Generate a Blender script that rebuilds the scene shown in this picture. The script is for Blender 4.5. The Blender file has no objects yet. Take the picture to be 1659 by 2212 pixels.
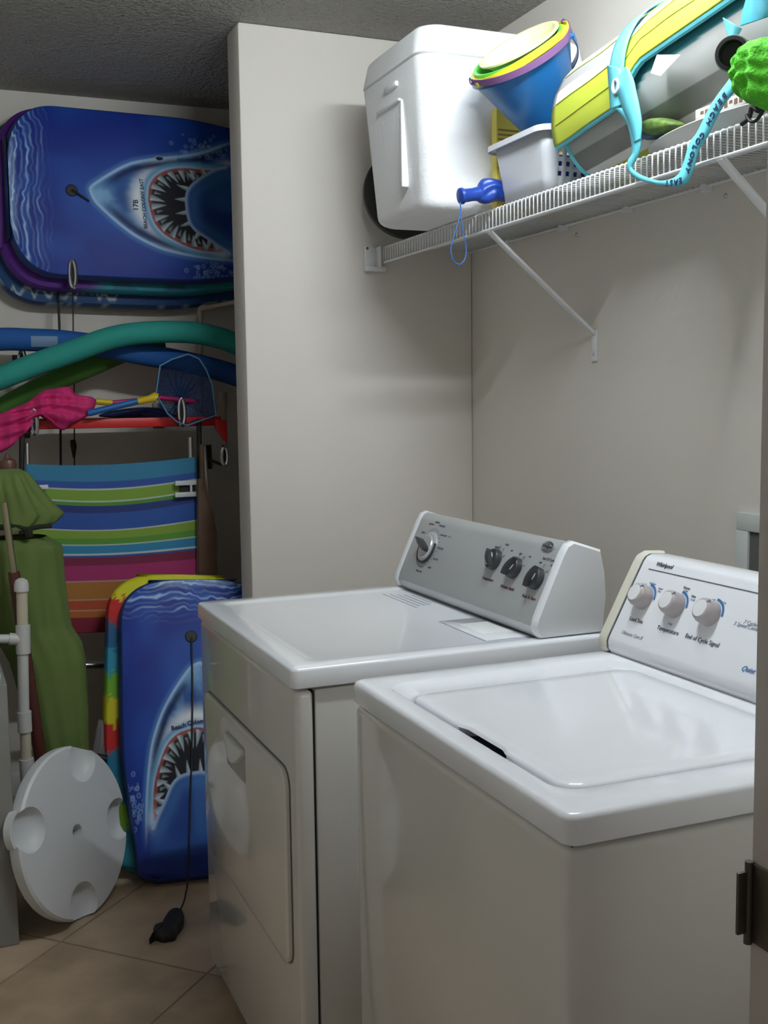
import bpy, bmesh, math, random
import numpy as np
from mathutils import Vector, Matrix
random.seed(5); rng = np.random.default_rng(5)
scn = bpy.context.scene; COL = scn.collection
# ------------------------------------------------------------------ camera
W, H = 1659, 2212
CAM = np.array([-1.5928, -0.6179, 1.3831]); YAW, PIT, ROL, F = 0.3923, 0.1007, -0.0134, 2388.1
_f = np.array([math.sin(YAW)*math.cos(PIT), math.cos(YAW)*math.cos(PIT), -math.sin(PIT)])
_r = np.array([math.cos(YAW), -math.sin(YAW), 0.]); _u = np.cross(_r, _f)
CR = math.cos(ROL)*_r + math.sin(ROL)*_u; CU = -math.sin(ROL)*_r + math.cos(ROL)*_u; CF = _f
cam = bpy.data.cameras.new('camera'); cam.sensor_fit = 'VERTICAL'; cam.sensor_height = 36; cam.lens = F/H*36
cam.clip_start = 0.02
co = bpy.data.objects.new('camera', cam); COL.objects.link(co)
m = Matrix.Identity(4)
for i in range(3): m[i][0] = CR[i]; m[i][1] = CU[i]; m[i][2] = -CF[i]; m[i][3] = CAM[i]
co.matrix_world = m; scn.camera = co
# ------------------------------------------------------------------ world, lights, exposure
wd = bpy.data.worlds.new('world'); scn.world = wd; wd.use_nodes = True
wd.node_tree.nodes['Background'].inputs[0].default_value = (1.0, 0.93, 0.86, 1)
wd.node_tree.nodes['Background'].inputs[1].default_value = 0.10
LX, LY, LZ = -0.62, 1.02, 2.36
LAMP_POWER = 140.0   # the fluorescent tube's strength; the tube itself is built with its fixture
scn.view_settings.view_transform = 'Standard'; scn.view_settings.look = 'None'
scn.view_settings.gamma = 1; scn.view_settings.use_curve_mapping = False
scn.view_settings.exposure = 0.62
# ------------------------------------------------------------------ helpers
def ray(px, py): return CF + CR*(px-W/2)/F - CU*(py-H/2)/F
def P(px, py, ax, v):
    d = ray(px, py); t = (v-CAM[ax])/d[ax]; return CAM + t*d
def PP(px, py, p0, n):
    d = ray(px, py); p0 = np.array(p0); n = np.array(n); t = ((p0-CAM)@n)/(d@n); return CAM + t*d
def lin(c): return tuple((x/12.92 if x <= .04045 else ((x+.055)/1.055)**2.4) for x in [q/255 for q in c])
MATS = {}
def mat(name, color, rough=.5, metal=0, bump=None, attr=False, coat=0, alpha=None, mottle=None, trans=0, spec=.5):
    if name in MATS: return MATS[name]
    m = bpy.data.materials.new(name); m.use_nodes = True; nt = m.node_tree; b = nt.nodes['Principled BSDF']
    b.inputs['Base Color'].default_value = (*color, 1); b.inputs['Roughness'].default_value = rough
    b.inputs['Metallic'].default_value = metal; b.inputs['Coat Weight'].default_value = coat
    b.inputs['Coat Roughness'].default_value = .04; b.inputs['Specular IOR Level'].default_value = spec
    if trans: b.inputs['Transmission Weight'].default_value = trans
    tc = nt.nodes.new('ShaderNodeTexCoord')
    if attr:
        a = nt.nodes.new('ShaderNodeAttribute'); a.attribute_name = 'Col'
        nt.links.new(a.outputs['Color'], b.inputs['Base Color'])
    elif mottle:
        n = nt.nodes.new('ShaderNodeTexNoise'); n.inputs['Scale'].default_value = mottle[0]; n.inputs['Detail'].default_value = 6
        r = nt.nodes.new('ShaderNodeValToRGB'); r.color_ramp.elements[0].position = .3; r.color_ramp.elements[1].position = .7
        r.color_ramp.elements[0].color = (*[x*(1-mottle[1]) for x in color], 1)
        r.color_ramp.elements[1].color = (*[min(1, x*(1+mottle[1])) for x in color], 1)
        nt.links.new(tc.outputs['Object'], n.inputs['Vector']); nt.links.new(n.outputs['Fac'], r.inputs['Fac'])
        nt.links.new(r.outputs['Color'], b.inputs['Base Color'])
    if bump:
        n = nt.nodes.new('ShaderNodeTexNoise'); n.inputs['Scale'].default_value = bump[0]; n.inputs['Detail'].default_value = 3
        bp = nt.nodes.new('ShaderNodeBump'); bp.inputs['Strength'].default_value = bump[1]; bp.inputs['Distance'].default_value = bump[2]
        nt.links.new(tc.outputs['Object'], n.inputs['Vector']); nt.links.new(n.outputs['Fac'], bp.inputs['Height'])
        nt.links.new(bp.outputs['Normal'], b.inputs['Normal'])
    if alpha is not None: b.inputs['Alpha'].default_value = alpha
    MATS[name] = m; return m

def origin(o):
    v = np.zeros(3)
    while o is not None: v = v + np.array(o.location); o = o.parent
    return v
def link(name, me, material=None, parent=None, smooth=False):
    if parent is not None:
        L = origin(parent); n = len(me.vertices); a = np.empty(n*3); me.vertices.foreach_get('co', a)
        a = a.reshape(-1, 3)-L; me.vertices.foreach_set('co', a.ravel()); me.update()
    o = bpy.data.objects.new(name, me); COL.objects.link(o)
    if material: me.materials.clear(); me.materials.append(material)
    if parent is not None: o.parent = parent
    if smooth is True:
        for p in me.polygons: p.use_smooth = True
    elif smooth:
        me.polygons.foreach_set('use_smooth', [True]*len(me.polygons)); me.set_sharp_from_angle(angle=math.radians(smooth))
    return o
def recentre(o):
    # move the object's origin to its own centre
    me = o.data; n = len(me.vertices); a = np.empty(n*3); me.vertices.foreach_get('co', a); a = a.reshape(-1, 3)
    c = (a.min(0)+a.max(0))/2; c[2] = a[:, 2].min(); me.vertices.foreach_set('co', (a-c).ravel()); me.update(); o.location = Vector(c)
    return o
class MB:
    def __init__(s): s.v = []; s.f = []; s.c = None
    def add(s, v, f):
        k = len(s.v); s.v += [tuple(map(float, p)) for p in v]; s.f += [tuple(i+k for i in q) for q in f]; return s
    def box(s, lo, hi):
        x0, y0, z0 = lo; x1, y1, z1 = hi
        return s.add([(x0, y0, z0), (x1, y0, z0), (x1, y1, z0), (x0, y1, z0), (x0, y0, z1), (x1, y0, z1), (x1, y1, z1), (x0, y1, z1)],
                     [(0, 3, 2, 1), (4, 5, 6, 7), (0, 1, 5, 4), (1, 2, 6, 5), (2, 3, 7, 6), (3, 0, 4, 7)])
    def tube(s, pts, r, n=10, closed=False, caps=True):
        pts = [np.array(p, float) for p in pts]; N = len(pts)
        rr = r if hasattr(r, '__len__') else [r]*N
        rings = []; prev = None
        for i in range(N):
            if closed: t = pts[(i+1) % N]-pts[i-1]
            else: t = pts[min(i+1, N-1)]-pts[max(i-1, 0)]
            t = t/(np.linalg.norm(t)+1e-12)
            if prev is None:
                a = np.array([0, 0, 1.]) if abs(t[2]) < .9 else np.array([1., 0, 0])
                x = np.cross(a, t)
            else: x = prev-(prev@t)*t
            x /= np.linalg.norm(x); prev = x; y = np.cross(t, x)
            rings.append([pts[i]+rr[i]*(math.cos(2*math.pi*k/n)*x+math.sin(2*math.pi*k/n)*y) for k in range(n)])
        v = [p for q in rings for p in q]; f = []
        for i in range(N if closed else N-1):
            j = (i+1) % N
            for k in range(n): f.append((i*n+k, i*n+(k+1) % n, j*n+(k+1) % n, j*n+k))
        if not closed and caps: f.append(tuple(range(n-1, -1, -1))); f.append(tuple((N-1)*n+k for k in range(n)))
        return s.add(v, f)
    def lathe(s, prof, o, X, Y, Z, n=32, capb=True, capt=True):
        o, X, Y, Z = [np.array(q, float) for q in (o, X, Y, Z)]
        v = [o+Z*z+r*(math.cos(2*math.pi*k/n)*X+math.sin(2*math.pi*k/n)*Y) for r, z in prof for k in range(n)]
        f = [(i*n+k, i*n+(k+1) % n, (i+1)*n+(k+1) % n, (i+1)*n+k) for i in range(len(prof)-1) for k in range(n)]
        if capb: f.append(tuple(range(n-1, -1, -1)))
        if capt: f.append(tuple((len(prof)-1)*n+k for k in range(n)))
        return s.add(v, f)
    def loops(s, L, capb=True, capt=True):
        n = len(L[0]); v = [p for q in L for p in q]
        f = [(i*n+k, i*n+(k+1) % n, (i+1)*n+(k+1) % n, (i+1)*n+k) for i in range(len(L)-1) for k in range(n)]
        if capb: f.append(tuple(range(n-1, -1, -1)))
        if capt: f.append(tuple((len(L)-1)*n+k for k in range(n)))
        return s.add(v, f)
    def mesh(s, name, bevel=0, seg=2):
        me = bpy.data.meshes.new(name); me.from_pydata(s.v, [], s.f); me.validate()
        bm = bmesh.new(); bm.from_mesh(me)
        bmesh.ops.recalc_face_normals(bm, faces=bm.faces)
        if bevel:
            es = [e for e in bm.edges if len(e.link_faces) == 2 and e.calc_face_angle() > .5]
            bmesh.ops.bevel(bm, geom=es, offset=bevel, segments=seg, profile=.5, affect='EDGES', clamp_overlap=True)
        bm.to_mesh(me); bm.free(); return me
    def build(s, name, material, parent=None, smooth=35, bevel=0, seg=2):
        o = link(name, s.mesh(name, bevel, seg), material, parent, smooth)
        return o
def empty(name, loc, label=None, cat=None, group=None):
    o = bpy.data.objects.new(name, None); o.location = Vector([float(q) for q in loc]); COL.objects.link(o); o.empty_display_size = .05
    if label: o['label'] = label
    if cat: o['category'] = cat
    if group: o['group'] = group
    return o
def tag(o, label, cat, group=None, centre=True):
    if centre and o.data is not None: recentre(o)
    o['label'] = label; o['category'] = cat
    if group: o['group'] = group
    return o
def struct(name, mb, material, bevel=0, parent=None):
    o = mb.build(name, material, parent, bevel=bevel)
    o['kind'] = 'structure'; return o
def setcol(me, cols):
    a = me.color_attributes.new('Col', 'FLOAT_COLOR', 'POINT')
    c = np.ones((len(cols), 4)); c[:, :3] = cols; a.data.foreach_set('color', c.ravel())
def grid(name, PT, cols, material, parent=None, closed_u=False, smooth=True):
    # PT (nu,nv,3) ; cols (nu,nv,3) or None
    nu, nv = PT.shape[:2]; idx = np.arange(nu*nv).reshape(nu, nv)
    if closed_u: idx = np.vstack([idx, idx[:1]])
    q = np.stack([idx[:-1, :-1], idx[1:, :-1], idx[1:, 1:], idx[:-1, 1:]], -1).reshape(-1, 4)
    me = bpy.data.meshes.new(name); me.from_pydata(PT.reshape(-1, 3).tolist(), [], q.tolist())
    if cols is not None: setcol(me, cols.reshape(-1, 3))
    return link(name, me, material, parent, smooth)
def solid(o, t, off=1):
    md = o.modifiers.new('solid', 'SOLIDIFY'); md.thickness = t; md.offset = off; return o
def text(s, size, o, right, up, material, parent, name='lettering', ext=.0004, bold=0, align='CENTER', shear=0):
    cu = bpy.data.curves.new('t', 'FONT'); cu.body = s; cu.size = size; cu.extrude = ext; cu.align_x = align; cu.align_y = 'CENTER'
    cu.offset = bold; cu.shear = shear; cu.resolution_u = 2
    ob = bpy.data.objects.new('t', cu); COL.objects.link(ob)
    dg = bpy.context.evaluated_depsgraph_get(); me = bpy.data.meshes.new_from_object(ob.evaluated_get(dg))
    bpy.data.objects.remove(ob)
    right = np.array(right, float); right /= np.linalg.norm(right); up = np.array(up, float); up -= (up@right)*right; up /= np.linalg.norm(up)
    n = np.cross(right, up); M = Matrix([[right[i], up[i], n[i], o[i]] for i in range(3)]+[[0, 0, 0, 1]])
    me.transform(M); return link(name, me, material, parent)
def rr(cx, cy, hx, hy, r, z, n=8):
    out = []
    for (sx, sy, a0) in ((1, 1, 0), (-1, 1, 90), (-1, -1, 180), (1, -1, 270)):
        for k in range(n+1):
            a = math.radians(a0+90*k/n); out.append((cx+sx*(hx-r)+r*math.cos(a), cy+sy*(hy-r)+r*math.sin(a), z))
    return out
def rrn(cx, cy, hx, hy, r, z, off, y0, y1, n=8, k=24):
    # rounded rectangle whose -x edge carries extra points pushed by `off` between y0 and y1
    p = rr(cx, cy, hx, hy, r, z, n); i = 2*(n+1); ins = []
    ya, yb = p[i-1][1], p[i][1]
    for q in range(1, k):
        y = y1+.012-(y1-y0+.024)*q/k; s_ = (y-y0)/(y1-y0); e = max(0, min(1, min(s_, 1-s_)*6)); e = e*e*(3-2*e)
        ins.append((cx-hx+off*e, y, z))
    return p[:i]+ins+p[i:]
def smooth_path(pts, n=8, closed=False):
    pts = [np.array(p, float) for p in pts]; N = len(pts); out = []
    for i in range(N if closed else N-1):
        if closed: p0, p1, p2, p3 = pts[i-1], pts[i], pts[(i+1) % N], pts[(i+2) % N]
        else: p0, p1, p2, p3 = pts[max(i-1, 0)], pts[i], pts[i+1], pts[min(i+2, N-1)]
        for k in range(n):
            t = k/n; out.append(.5*((2*p1)+(-p0+p2)*t+(2*p0-5*p1+4*p2-p3)*t*t+(-p0+3*p1-3*p2+p3)*t**3))
    if not closed: out.append(pts[-1])
    return out
def noise2(shape, cells, seed=0):
    r = np.random.default_rng(seed); g = r.random((cells[0]+2, cells[1]+2))
    x = np.linspace(0, cells[0], shape[0]); y = np.linspace(0, cells[1], shape[1])
    xi = x.astype(int); yi = y.astype(int); xf = x-xi; yf = y-yi; xf = xf*xf*(3-2*xf); yf = yf*yf*(3-2*yf)
    a = g[xi][:, yi]; b = g[xi+1][:, yi]; c = g[xi][:, yi+1]; d = g[xi+1][:, yi+1]
    xf = xf[:, None]; yf = yf[None]
    return a*(1-xf)*(1-yf)+b*xf*(1-yf)+c*(1-xf)*yf+d*xf*yf
def puff(name, outline, ax, v, thick, material, parent=None, rings=9, n=96, wob=.3, seed=1, freq=5, sm=True):
    # a soft body: outline given as image directions met on a real plane, bulged on both sides
    pts = [P(x, y, ax, v) for x, y in outline]
    pts = smooth_path(pts, 6, True) if sm else pts
    pts = np.array(pts); seg = np.linalg.norm(np.roll(pts, -1, 0)-pts, axis=1); L = np.concatenate([[0], np.cumsum(seg)])
    t = np.linspace(0, L[-1], n, endpoint=False); pp = np.vstack([pts, pts[:1]])
    q = np.stack([np.interp(t, L, pp[:, k]) for k in range(3)], 1); c = q.mean(0)
    r = np.random.default_rng(seed); ph = r.random(8)*6.28
    vs = []; fs = []
    for side in (1, -1):
        for k in range(rings):
            s = 1-k/(rings)
            p = c+(q-c)*s; h = thick*math.sqrt(max(0, 1-s**3))
            w = 1+wob*(np.sin(freq*40*p[:, 2]+ph[0]+6*s)*.5+np.sin(freq*33*p[:, (1 if ax == 0 else 0)]+ph[1]+side)*.5)*(s < .99)
            p = p.copy(); p[:, ax] += -side*h*w if ax == 1 else -side*h*w
            vs += p.tolist()
        cc = c.copy(); cc[ax] -= side*thick; vs.append(cc.tolist())
    B = rings*n+1
    for s_ in range(2):
        for k in range(rings-1):
            for j in range(n):
                a = s_*B+k*n+j; b = s_*B+k*n+(j+1) % n; fs.append((a, b, b+n, a+n))
        for j in range(n): fs.append((s_*B+(rings-1)*n+j, s_*B+(rings-1)*n+(j+1) % n, s_*B+rings*n))
    mb = MB(); mb.add(vs, fs)
    me = bpy.data.meshes.new(name); me.from_pydata(mb.v, [], mb.f)
    bm = bmesh.new(); bm.from_mesh(me); bmesh.ops.remove_doubles(bm, verts=bm.verts, dist=1e-5); bmesh.ops.recalc_face_normals(bm, faces=bm.faces); bm.to_mesh(me); bm.free()
    return link(name, me, material, parent, True)
def sleeve(name, rows, y, depth, material, parent=None, folds=7, amp=.15, nz=40, n=72, seed=2, twist=.5):
    # rows: (py, left px, right px) from top to bottom, met on the plane y (may be a pair: top, bottom)
    y0, y1 = (y if hasattr(y, '__len__') else (y, y))
    T = np.linspace(0, 1, len(rows)); tt = np.linspace(0, 1, nz); R = np.array(rows, float)
    PT = np.zeros((n, nz, 3)); ph = np.random.default_rng(seed).random(3)*6
    for j, t in enumerate(tt):
        py, a, b = [np.interp(t, T, R[:, k]) for k in range(3)]
        yy = y0+(y1-y0)*t
        A = P(a, py, 1, yy); B = P(b, py, 1, yy); c = (A+B)/2; hw = (B-A)[0]/2
        for i in range(n):
            th = 2*math.pi*i/n; k = 1+amp*(math.sin(folds*th+ph[0]+twist*6*t)+.5*math.sin((2*folds+1)*th+ph[1]))*min(1, 3*t+.1)
            k = min(k, 1.08)
            PT[i, j] = c+np.array([hw*math.cos(th)*k, min(depth, hw)*math.sin(th)*k, 0])
    return grid(name, PT, None, material, parent, closed_u=True)
def ribbon(name, pairs, ax, vals, material, parent=None, th=.0025, n=10):
    A = smooth_path([P(a[0], a[1], ax, v) for (a, b), v in zip(pairs, vals)], n); B = smooth_path([P(b[0], b[1], ax, v) for (a, b), v in zip(pairs, vals)], n)
    PT = np.stack([np.array(A), (np.array(A)+np.array(B))/2, np.array(B)], 1)
    o = grid(name, PT, None, material, parent); solid(o, th, 0); return o
def bbox_root(name, loc, *a, **k): return empty(name, loc, *a, **k)

# ------------------------------------------------------------------ materials
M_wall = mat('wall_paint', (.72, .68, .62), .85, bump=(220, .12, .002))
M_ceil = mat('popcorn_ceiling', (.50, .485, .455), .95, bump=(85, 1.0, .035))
M_white_lit = mat('enamel_lit', (.84, .86, .90), .16, coat=.6)  # white enamel with the bluish overhead light put into its colour
M_white_shaded = mat('enamel_shaded', (.72, .71, .675), .15, coat=.7)  # same white enamel, dimmer and warmer: side shade put into the colour
M_plast = mat('white_plastic', (.76, .77, .78), .38)
M_yplast = mat('aged_plastic', (.70, .68, .58), .4)
M_silver = mat('silver_panel', (.50, .52, .525), .36, .35, bump=(400, .03, .0005))
M_dark = mat('dark_plastic', (.035, .037, .042), .35)
M_black = mat('black_rubber', (.008, .008, .009), .6)
M_chrome = mat('chrome', (.62, .63, .66), .22, 1)
M_gap = mat('dark_gap', (.02, .02, .022), .8)
M_wire = mat('white_vinyl_wire', (.76, .77, .78), .35)
M_print = mat('dark_print', (.06, .07, .11), .6)
M_printg = mat('grey_print', (.30, .34, .42), .6)
M_printb = mat('blue_print', (.05, .17, .42), .5)
M_red = mat('red_print', (.13, .035, .045), .6)
M_attr = mat('printed_fabric', (1, 1, 1), .62, attr=True, bump=(600, .15, .001))
M_attr_s = mat('printed_slick', (1, 1, 1), .5, attr=True, spec=.25)
M_foam = mat('styrofoam', (.86, .87, .88), .72, bump=(140, .35, .004))

# ------------------------------------------------------------------ structure
YN, YP, YPB, YF, HC = .25, 2.4912, 2.612, 3.4185, 2.44
XL, XP = -1.95, -.7287
b = MB().box((XL-.1, -1.2, -.08), (.1, YF+.1, -.0022)); floor = struct('floor', b, mat('grout', (.31, .225, .155), .9))
M_tiles = [mat('tile_%d' % i, c, .42, mottle=(7, .22), bump=(30, .08, .002)) for i, c in enumerate([(.44, .33, .225), (.47, .36, .25), (.41, .305, .205)])]
T0 = np.array([-1.333, 2.236]); a45 = math.radians(-45.3); e1 = np.array([math.cos(a45), math.sin(a45)])*.44; e2 = np.array([-math.sin(a45), math.cos(a45)])*.44
def clip(poly, x0, x1, y0, y1):
    for ax, v, s in ((0, x0, 1), (0, x1, -1), (1, y0, 1), (1, y1, -1)):
        out = []
        for i in range(len(poly)):
            p, q = poly[i-1], poly[i]; pi = s*(p[ax]-v) >= 0; qi = s*(q[ax]-v) >= 0
            if pi != qi: t = (v-p[ax])/(q[ax]-p[ax]); out.append(p+(q-p)*t)
            if qi: out.append(q)
        poly = out
        if len(poly) < 3: return []
    return poly
for i in range(-8, 9):
    for j in range(-8, 9):
        o_ = T0+i*e1+j*e2; g = .008
        q = [o_+e1*g+e2*g, o_+e1*(1-g)+e2*g, o_+e1*(1-g)+e2*(1-g), o_+e1*g+e2*(1-g)]
        q = clip(q, XL, 0, -.6, YF)
        if not q: continue
        n = len(q); zz = random.uniform(-.0006, .0006)
        mb = MB(); mb.add([(p[0], p[1], -.006) for p in q]+[(p[0], p[1], zz) for p in q], [tuple(range(n-1, -1, -1)), tuple(range(n, 2*n))]+[(k, (k+1) % n, n+(k+1) % n, n+k) for k in range(n)])
        mb.build('tile', random.choice(M_tiles), floor, smooth=False)
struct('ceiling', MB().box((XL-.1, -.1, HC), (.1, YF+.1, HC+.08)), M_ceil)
struct('wall_right', MB().box((0, YN-.15, -.08), (.1, YF+.1, HC)), M_wall)
struct('wall_far', MB().box((XL-.1, YF, -.08), (0, YF+.1, HC)), M_wall)
struct('wall_left', MB().box((XL-.1, -.1, -.08), (XL, YF, HC)), M_wall)
struct('wall_partition', MB().box((XP, YP, -.02), (0, YPB, HC)), M_wall, bevel=.008)
struct('wall_near', MB().box((-.80, .10, -.02), (0, YN, HC)), M_wall)
jx = -.829
struct('trim_door_jamb', MB().box((jx, .095, 0), (-.80, .252, HC)), mat('jamb_paint', (.50, .45, .42), .45), bevel=.003)
struct('wall_near_left', MB().box((XL, -.1, -.02), (-1.80, .02, HC)), M_wall)
struct('baseboard_far', MB().box((XL, YF-.014, 0), (0, YF, .085)), M_plast, bevel=.003)
# ceiling lamp: a short fluorescent tube on a flat fixture
t = empty('ceiling_light', (LX, LY, HC), 'short fluorescent tube fixture on the ceiling above the two machines', 'lamp')
MB().box((LX-.33, LY-.045, HC-.03), (LX+.33, LY+.045, HC)).build('base', M_plast, t, bevel=.004)
em = bpy.data.materials.new('lamp_glass'); em.use_nodes = True; eb = em.node_tree.nodes['Principled BSDF']; eb.inputs['Base Color'].default_value = (.9, .9, .9, 1)
eb.inputs['Emission Color'].default_value = (.88, .95, 1, 1); eb.inputs['Emission Strength'].default_value = LAMP_POWER
MB().tube([(LX-.29, LY, LZ), (LX+.29, LY, LZ)], .016, 14).build('tube', em, t)
for sx in (-1, 1): MB().box((LX+sx*.305-.012, LY-.014, LZ-.02), (LX+sx*.305+.012, LY+.014, HC-.03)).build('lamp_holder', M_plast, t, bevel=.002)

# hinge on the jamb
t = empty('door_hinge', (jx, .22, .84), 'bare metal door hinge on the jamb at right edge', 'hinge')
M_brass = mat('aged_brass', (.11, .095, .075), .45, .7)
hz0, hz1 = .822, .906
MB().box((jx-.003, .15, hz0), (jx+.002, .246, hz1)).build('hinge_leaf', M_brass, t, bevel=.001)
MB().box((jx-.020, .247, hz0+.010), (jx-.004, .251, hz1-.008)).build('hinge_leaf', M_brass, t, bevel=.001)
MB().tube([(jx-.005, .249, hz0-.002), (jx-.005, .249, hz1+.002)], .0045, 12).build('hinge_pin', M_brass, t)

# ------------------------------------------------------------------ dryer
X0, Y0, Y1, HT = -1.017, 1.2077, 1.9447, .914; XB = -.36; SE = .872
t = dryer = empty('clothes_dryer', ((X0+XB)/2, (Y0+Y1)/2, 0), 'white front-loading clothes dryer with silver control console', 'dryer')
cab = MB().box((-.9735, Y0+.004, .03), (XB, Y1-.004, SE)).build('side_panel', M_white_shaded, t, bevel=.004)
fp = MB(); fp.box((X0+.006, Y0+.001, .03), (-.9765, Y1-.001, SE)); front = fp.build('front_panel', M_white_shaded, t, bevel=.012, seg=4)
MB().box((-.99, Y0+.02, .0), (XB-.02, Y1-.02, .03)).build('toe_kick', M_gap, t)
MB().box((-.979, Y0+.009, .03), (-.971, Y1-.009, SE-.004)).build('seam', M_gap, t)
# door: raised panel with handle pocket
def yz_panel(mb, x_out, x_in, pts, inset=.006):
    c = np.mean(pts, 0)
    L0 = [(x_in, p[0], p[1]) for p in pts]; L1 = [(x_out+inset*.6, p[0], p[1]) for p in pts]
    L2 = [(x_out, p[0]+(inset if p[0] < c[0] else -inset), p[1]+(inset if p[1] < c[1] else -inset)) for p in pts]
    mb.loops([L0, L1, L2])
def rpoly(y0, y1, z0, z1, r, n=6): return [(p[0], p[1]) for p in rr((y0+y1)/2, (z0+z1)/2, (y1-y0)/2, (z1-z0)/2, r, 0, n)]
yz = rpoly(Y0+.045, Y1-.055, .338, .715, .035)
mb = MB(); yz_panel(mb, X0-.006, X0+.01, yz); door = mb.build('door', M_white_shaded, t)
mb = MB(); yz_panel(mb, X0+.0035, X0+.012, rpoly(Y0+.043, Y1-.053, .336, .718, .037), .001); mb.build('door_gap', mat('door_gap_grey', (.16, .155, .145), .6), t)
hy0, hy1 = 1.52, 1.66
mb = MB(); yz_panel(mb, X0-.0075, X0-.002, rpoly(hy0-.004, hy1+.004, .606, .682, .008), .002); mb.build('handle_recess', mat('recess_grey', (.36, .36, .345), .35), door)
mb = MB(); n_ = 14
L = []
for k in range(n_+1):
    s = k/n_; yy = hy0+(hy1-hy0)*s; bow = math.sin(math.pi*s)
    L.append([(X0-.006, yy, .676), (X0-.014-.006*bow, yy, .676), (X0-.014-.006*bow, yy, .668-.034*bow), (X0-.006, yy, .664-.036*bow)])
mb.loops(L); mb.build('handle', M_plast, door, bevel=.001)
# lid
cxd, cyd = (X0+XB)/2, (Y0+Y1)/2; hx, hy = (XB-X0)/2, (Y1-Y0)/2
mb = MB(); L = [rr(cxd, cyd, hx-.004, hy-.004, .012, SE+.003), rr(cxd, cyd, hx, hy, .014, SE+.006), rr(cxd, cyd, hx, hy, .014, HT-.006), rr(cxd, cyd, hx-.002, hy-.002, .013, HT-.002), rr(cxd, cyd, hx-.006, hy-.006, .012, HT)]
icx = (X0+.045+XB-.02)/2; ihx = (XB-.02-X0-.045)/2
L += [rr(icx, cyd, ihx, hy-.042, .03, HT), rr(icx, cyd, ihx-.004, hy-.047, .03, HT-.0015), rr(icx, cyd, ihx-.012, hy-.055, .028, HT-.004)]
mb.loops(L); lid = mb.build('top_panel', M_white_lit, t, smooth=50)
ly0, ly1, lx0, lx1 = 1.277, 1.490, -.596, -.497
MB().box((lx0-.0015, ly0-.0015, HT-.0045), (lx1+.0015, ly1+.0015, HT-.0035)).build('lint_door_gap', M_printg, t)
ld = MB().box((lx0, ly0, HT-.0045), (lx1, ly1, HT-.0022)).build('lint_door', M_white_lit, t, bevel=.0008)
MB().box((lx0+.02, ly0+.05, HT-.0024), (lx1-.01, ly1-.05, HT-.0016)).build('finger_grip', M_plast, ld, bevel=.0005)
# printed lines on the lid
mb = MB(); r_ = random.Random(3)
for k in range(5):
    x = -.575+k*.014; y = 1.86-.012*k
    while y > 1.67+.008*k:
        l = r_.uniform(.006, .02); mb.box((x, y-l, HT-.0039), (x+.0045, y, HT-.0036)); y -= l+.005
mb.build('printed_text', M_printg, t)
# console
prof = [(-.500, HT), (-.507, .920), (-.513, .935), (-.508, .952), (-.478, 1.018), (-.449, 1.080), (-.439, 1.097), (-.426, 1.103), (-.362, 1.082), (-.352, 1.04), (-.348, .986), (-.356, HT)]
def extr(mb, prof, y0, y1, e=.0, sh=.0):
    # e: shrink at both ends to round them
    c = np.mean(prof, 0); L = []
    for y, s in (((y0, 1-e), (y0+sh, 1), (y1-sh, 1), (y1, 1-e)) if e else ((y0, 1), (y1, 1))):
        L.append([(c[0]+(p[0]-c[0])*s, y, max(HT-.001, c[1]+(p[1]-c[1])*s)) for p in prof])
    mb.loops(L)
mb = MB(); pin = [(-.497, HT), (-.504, .922), (-.509, .937), (-.505, .952), (-.475, 1.018), (-.446, 1.080), (-.437, 1.094), (-.426, 1.100), (-.362, 1.080), (-.36, HT)]
extr(mb, pin, Y0+.045, Y1-.03); con = mb.build('control_console', M_silver, t, smooth=30)
for a_, b_ in ((Y0+.020, Y0+.047), (Y1-.032, Y1-.006)):
    mb = MB(); extr(mb, prof, a_, b_, .05, .006); mb.build('console_end_cap', M_white_lit, t, smooth=40)
DA = np.array([-.505, 0, .952]); DUP = np.array([.059, 0, .128]); DUP /= np.linalg.norm(DUP); DRT = np.array([0, -1., 0]); DN = np.cross(DRT, DUP)
def dpt(px, py, off=.0006): return PP(px, py, DA, DN)+DN*off
def plane_box(mb, c, rt, up, n, w, h, z0, z1):
    c = np.array(c); v = [c+rt*sx*w/2+up*sy*h/2+n*z for z in (z0, z1) for sx, sy in ((-1, -1), (1, -1), (1, 1), (-1, 1))]
    mb.add(v, [(3, 2, 1, 0), (4, 5, 6, 7), (0, 1, 5, 4), (1, 2, 6, 5), (2, 3, 7, 6), (3, 0, 4, 7)])
def arc_ring(mb, c, rt, up, n, r0, r1, a0, a1, z0, z1, seg=24):
    L = []
    for k in range(seg+1):
        a = math.radians(a0+(a1-a0)*k/seg); d = rt*math.cos(a)+up*math.sin(a)
        L.append([c+d*r0+n*z0, c+d*r1+n*z0, c+d*r1+n*z1, c+d*r0+n*z1])
    mb.loops(L)
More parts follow.
